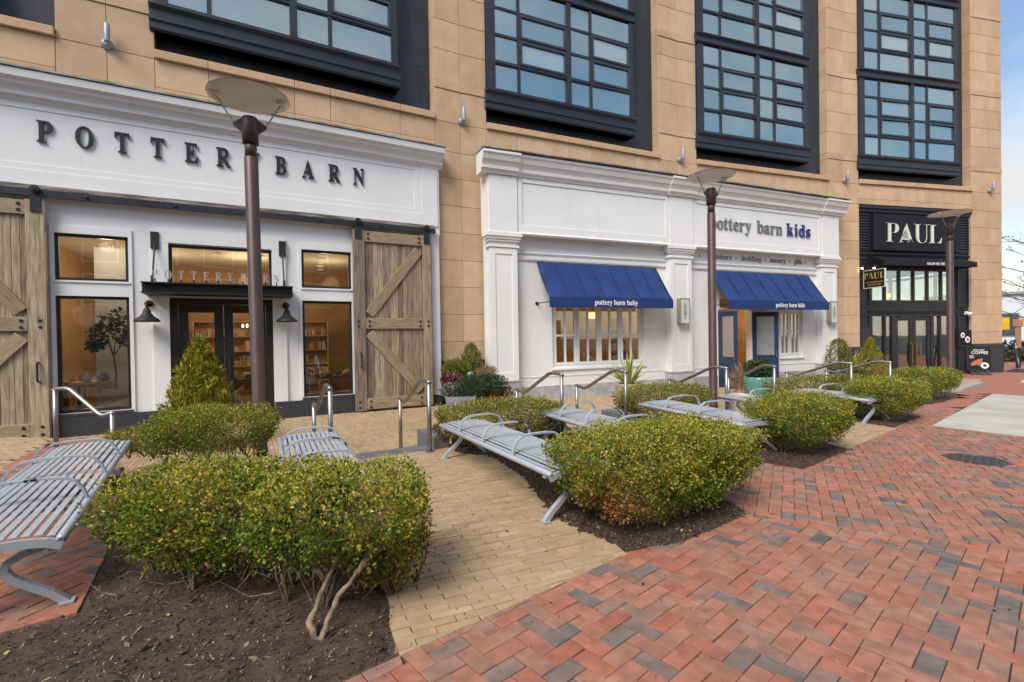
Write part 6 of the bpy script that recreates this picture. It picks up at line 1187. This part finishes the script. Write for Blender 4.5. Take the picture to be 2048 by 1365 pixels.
# yucca in the tall cream vase
x, y = P3(1256, 10.0); pot([(0.17, 0), (0.19, 0.02), (0.27, 0.35), (0.27, 0.6), (0.22, 0.76), (0.25, 0.80), (0.20, 0.80), (0.18, 0.72), (0, 0.72)], 'cream_glaze', 'tall cream glazed pot holding the yucca', TP(x, y))
yu = thing('yucca_plant', 'spiky yellow-striped yucca in the tall cream pot', 'plant', TP(x, y) @ Matrix.Translation((0, 0, 0.74))); rr = random.Random(4)
for k in range(34):
    a = k * 2.4 + rr.uniform(-.2, .2); el = R(rr.uniform(18, 86)); L_ = rr.uniform(0.5, 0.82); dr = 0.10 * math.cos(el); wd = rr.uniform(0.026, 0.04)
    dirv = Vector((math.cos(a) * math.cos(el), math.sin(a) * math.cos(el), math.sin(el))); sd_ = Vector((-math.sin(a), math.cos(a), 0)); up_ = dirv.cross(sd_)
    pts = [dirv * (L_ * f) + Vector((0, 0, -dr * f * f * L_)) for f in (0, 0.35, 0.7, 1.0)]; ws = [0.6, 1.0, 0.75, 0.04]
    mid = MB(); ed = MB()
    for o, i0, i1 in ((mid, -0.45, 0.45), (ed, 0.45, 1.0), (ed, -1.0, -0.45)):
        vs = []
        for p, w_ in zip(pts, ws): vs += [p + sd_ * (wd * w_ * i0) + up_ * 0.012 * abs(i0), p + sd_ * (wd * w_ * i1) + up_ * 0.012 * abs(i1)]
        o.add(vs, [(2 * q, 2 * q + 1, 2 * q + 3, 2 * q + 2) for q in range(3)])
    b_ = mid.build('leaf', 'yucca_mid', yu); ed.build('leaf_margin', 'yucca_edge', b_)
leaves(260, blob((0, 0, -0.02), (0.24, 0.24, 0.12), 0.8), 0.10, 'straw_leaf', 'dry_leaves', yu, asp=0.15, up=-0.4)
# teal pot with clipped ball, grasses, blue pot, topiaries by the cafe
x, y = P3(1516, 12.4); pot([(0.26, 0), (0.30, 0.03), (0.35, 0.5), (0.36, 0.66), (0.34, 0.70), (0.29, 0.70), (0.28, 0.62), (0, 0.62)], 'teal_glaze', 'large streaked teal glazed pot with a clipped boxwood', TP(x, y)); bush(x, y, 0.60, (0.36, 0.34, 0.26), 3600, 'green_leaf', 0.045, 'clipped round boxwood in the teal pot', 0.6)
x, y = P3(1478, 12.9); gr = thing('grass_clump', 'tuft of dry feathery grass left of the teal pot', 'grass', TP(x, y)); leaves(420, blob((0, 0, 0.45), (0.30, 0.28, 0.40), 1.0), 0.28, 'straw_leaf', 'blades', gr, asp=0.05, up=1.2)
x, y = P3(1677, 16.6); pot([(0.24, 0), (0.30, 0.45), (0.31, 0.56), (0.27, 0.56), (0.26, 0.5), (0, 0.5)], 'blue_glaze', 'cobalt blue glazed pot beside the right pilaster', TP(x, y)); conifer(TP(x, y) @ Matrix.Translation((0, 0, 0.5)), 1.05, 0.46, 2200, 'conifer_leaf', 'bronze-green conifer in the cobalt blue pot', 0.09, taper=0.45)
x, y = P3(1708, 16.9); sp_ = thing('striped_plant', 'yellow-striped strappy plant right of the cobalt blue pot', 'plant', TP(x, y)); leaves(70, blob((0, 0, 0.45), (0.26, 0.26, 0.2), 1.0), 0.55, 'tip_leaf', 'leaf_blades', sp_, asp=0.10, up=0.5); MB().lathe([(0.2, 0), (0.25, 0.4), (0.2, 0.4), (0.18, 0.36), (0, 0.36)], 16).build('pot_body', 'black_pot', sp_)
x, y = P3(1740, 15.2); pot([(0.26, 0), (0.34, 0.40), (0.36, 0.42), (0.31, 0.42), (0.29, 0.36), (0, 0.36)], 'pale_glaze', 'low pale pot holding the cone-shaped topiary', TP(x, y)); conifer(TP(x, y) @ Matrix.Translation((0, 0, 0.36)), 1.25, 0.52, 3600, 'thuja_leaf', 'yellow-green cone-shaped topiary right of the cobalt blue pot', 0.07, taper=0.9); x, y = P3(1722, 14.6); bush(x, y, 0.10, (0.4, 0.34, 0.25), 1500, 'green_leaf', 0.07, 'dark green low shrub at the foot of the cone-shaped topiary', 0.3)
# litter on the ground
rr = random.Random(21)
fl = MB(); V = []; n = 700; Pp = []
while len(Pp) < n:
    x, y = rr.uniform(-3, 6), rr.uniform(2.0, 7.5)
    if in_view(x, y, 0, -5) and not on_terrace(x, y) and (rr.random() < 0.35 or -1.2 < x < 1.0): Pp.append((x, y, G(x, y) + 0.004))
P = np.array(Pp); leaves(n, lambda k: (P, np.zeros((n, 3)) + [0, 0, 0.0]), 0.018, 'bark_chip', 'leaf_litter', None, I4, asp=0.5, up=0.0)
bpy.data.objects['leaf_litter']['kind'] = 'stuff'
# ------------------------------------------------------------------ the street beyond the corner
mk('far_white', (0.62, 0.66, 0.70), (0.68, 0.72, 0.76), ns=0.4, rough=0.7); mk('far_blue', (0.02, 0.14, 0.50), (0.03, 0.18, 0.58), ns=0.5, rough=0.6); mk('sign_yellow', (0.75, 0.48, 0.01), (0.80, 0.53, 0.02), ns=2, rough=0.6); mk('post_wood', (0.34, 0.17, 0.11), (0.42, 0.22, 0.15), ns=6, rough=0.8); mk('bike_red', (0.45, 0.02, 0.02), (0.5, 0.03, 0.03), ns=3, rough=0.4)
mk('brick_red_far', (0.25, 0.085, 0.06), (0.31, 0.11, 0.075), ns=3, rough=0.85); mk('window_far', (0.04, 0.05, 0.06), (0.08, 0.1, 0.12), ns=1, rough=0.2)
def GH(x, y): return max(G(x, y), -0.62)
wb = thing('white_building', 'pale white building in the distance beyond the corner', 'building', T(66, 52, -0.6, R(-40)))
bx(-16, 16, 0, 10, 0, 6.2).build('wall', 'far_white', wb); bx(-16.2, 16.2, -0.3, 10.2, 6.2, 6.5).build('roof', 'curb_stone', wb); bx(2.0, 16.05, -0.12, -0.01, 0.4, 5.0).build('blue_wall_panel', 'far_blue', wb)
for k in range(6):
    f = bx(-15 + k * 2.8, -13.2 + k * 2.8, -0.08, -0.01, 1.2, 4.0).build('window', 'curb_stone', wb); bx(-14.9 + k * 2.8, -13.3 + k * 2.8, -0.12, -0.081, 1.3, 3.9).build('pane', 'window_far', f)
ysx, ysy = 30.0, 29.8; ys_ = thing('street_sign', 'yellow rectangular street sign just past the building corner', 'sign', T(ysx, ysy, GH(ysx, ysy), R(-45))); MB().tube([(0, 0, 0), (0, 0, 2.9)], 0.035, 8).build('pole', 'steel', ys_); bx(-0.62, 0.62, -0.06, -0.037, 2.0, 2.75).build('panel', 'sign_yellow', ys_)
px_, py_ = 25.2, 23.9; wp = thing('wooden_post', 'wooden post with a black sleeve on the brick sidewalk beyond the corner', 'post', T(px_, py_, GH(px_, py_), R(-45))); MB().bevbox(-0.09, 0.09, -0.09, 0.09, 0, 1.0, 0.01).build('sleeve', 'black_paint', wp); MB().bevbox(-0.11, 0.11, -0.11, 0.11, 1.0, 2.05, 0.01).build('shaft', 'post_wood', wp); MB().bevbox(-0.19, 0.19, -0.15, 0.15, 2.05, 2.42, 0.02).build('head_block', 'post_wood', wp)
def bare_tree(x, y, h, seed, label):
    t = thing('bare_tree', label, 'tree', T(x, y, GH(x, y))); r = random.Random(seed); mbt = MB(); br = MB(); tips = []
    mbt.tube([(0, 0, 0), (0.03, 0, h * .2), (-0.03, 0.02, h * .45), (0.02, 0, h * .7), (0, 0, h)], [0.11, 0.09, 0.075, 0.05, 0.012], 8)
    def grow(p, d, L_, rad, lv):
        q1 = p + d * L_ * .5 + Vector((r.uniform(-.12, .12), r.uniform(-.12, .12), r.uniform(-.04, .14))) * L_; q2 = q1 + (d + Vector((r.uniform(-.3, .3), r.uniform(-.3, .3), r.uniform(-.05, .3)))).normalized() * L_ * .5
        br.tube([p, q1, q2], [rad, rad * .75, rad * .5], 4); tips.append(q2)
        if lv > 0:
            for k in range(3 if lv > 1 else 4):
                b = (q1 if k % 2 else q2); nd = (d + Vector((r.uniform(-.9, .9), r.uniform(-.9, .9), r.uniform(-.3, .5)))).normalized(); grow(b, nd, L_ * r.uniform(.45, .7), rad * .5, lv - 1)
    for k in range(15):
        z = h * (0.28 + 0.68 * k / 15); a = k * 2.4; grow(Vector((0, 0, z)), Vector((math.cos(a), math.sin(a), 0.35)).normalized(), h * 0.30 * (1.1 - z / h) + 0.5, 0.035, 3)
    mbt.build('trunk', 'twig', t, smooth=True); br.build('branches', 'twig', t)
    Pn = np.array([tuple(v) for v in tips]); sel = Pn[RNG.random(len(Pn)) < 0.5]; leaves(len(sel), lambda n: (sel, np.zeros_like(sel)), 0.10, 'bark_chip', 'last_leaves', t, asp=0.6)
bare_tree(30.5, 28.0, 7.6, 3, 'nearly bare street tree with spreading branches just past the building corner'); bare_tree(41.0, 36.5, 7.2, 8, 'thin bare street tree farther off, right of the building corner')
def wheel(p, M, r): MB().tube([(r * math.cos(k * math.pi / 12), 0, r * math.sin(k * math.pi / 12)) for k in range(24)], 0.022, 6, True).build('wheel', 'black_pot', p, M)
def bicycle(x, y, rz, col, label):
    M = T(x, y, GH(x, y), rz); t = thing('bicycle', label, 'bicycle', M, 'parked bicycles beyond the corner'); b = [(0, 0, 0.34), (0.42, 0, 0.30), (0.30, 0, 0.82), (0.88, 0, 0.80), (0.98, 0, 0.62), (1.06, 0, 0.34)]
    for cx in (0.0, 1.06): wheel(t, M @ Matrix.Translation((cx, 0, 0.34)), 0.32)
    f = MB()
    for i, j in ((0, 1), (1, 2), (0, 2), (2, 3), (1, 4), (3, 5)): f.tube([b[i], b[j]], 0.02, 6)
    f.build('frame', col, t); bx(0.18, 0.38, -0.06, 0.06, 0.88, 0.94).build('saddle', 'black_pot', t); MB().tube([(0.30, 0, 0.82), (0.29, 0, 0.9)], 0.015, 6).build('seat_post', 'steel', t); MB().tube([(0.95, -0.24, 1.0), (0.86, -0.1, 1.0), (0.86, 0.1, 1.0), (0.95, 0.24, 1.0)], 0.014, 6).build('handlebar', 'steel', t); MB().tube([(0.88, 0, 0.8), (0.86, 0, 1.0)], 0.016, 6).build('stem', 'steel', t)
bicycle(28.0, 25.6, R(-48), 'bike_red', 'red bicycle parked at the right edge of the photo'); bicycle(27.0, 26.6, R(-40), 'black_paint', 'dark bicycle parked behind the wooden post')
for k, (x, y, r_) in enumerate(((31.5, 30.2, 0.9), (33.5, 30.6, 1.0), (36, 32, 1.1))): bush(x, y, GH(x, y) + 0.55, (r_ * 1.3, r_, 0.7), 900, ('green_leaf', 'straw_leaf', 'green_leaf')[k], 0.2, ('low shrub left of the parked bicycles', 'brownish low shrub behind the red bicycle', 'far low shrub at the right edge')[k], 0.6)
grid_sheet('street', 20, 90, 20, 90, 5, lambda x, y: GH(x, y) - 0.02 - (0.0 if x + y < 46.8 else 0.0), 'asphalt', lambda x, y: x + y > 47.5 and x + y < 170)
# red brick building across the street, seen in the shop windows
ob = thing('brick_building', 'red brick building across the street, mirrored in the shop windows', 'building', T(4, -19, -0.3, R(28)))
bx(-26, 26, -8, 0, 0, 13).build('wall', 'brick_red_far', ob); bx(-26.3, 26.3, -8.2, 0.3, 13, 13.5).build('roof', 'curb_stone', ob)
for k in range(15):
    for s in range(3):
        f = bx(-25 + k * 3.5, -23 + k * 3.5, 0.01, 0.08, 4.4 + s * 3.0, 6.6 + s * 3.0).build('window', 'white_print', ob); bx(-24.9 + k * 3.5, -23.1 + k * 3.5, 0.081, 0.10, 4.5 + s * 3.0, 6.5 + s * 3.0).build('pane', 'window_far', f)
    f = bx(-25.2 + k * 3.5, -22.6 + k * 3.5, 0.01, 0.08, 0.4, 3.4).build('shop_window', 'dark_metal', ob); bx(-25.1 + k * 3.5, -22.7 + k * 3.5, 0.081, 0.10, 0.5, 3.3).build('pane', 'window_far', f)
grid_sheet('road', -60, 60, -18, -2, 2, lambda x, y: -0.12, 'asphalt', lambda x, y: y < 0.35 * x - 4.5 and y > 0.5 * x - 30)
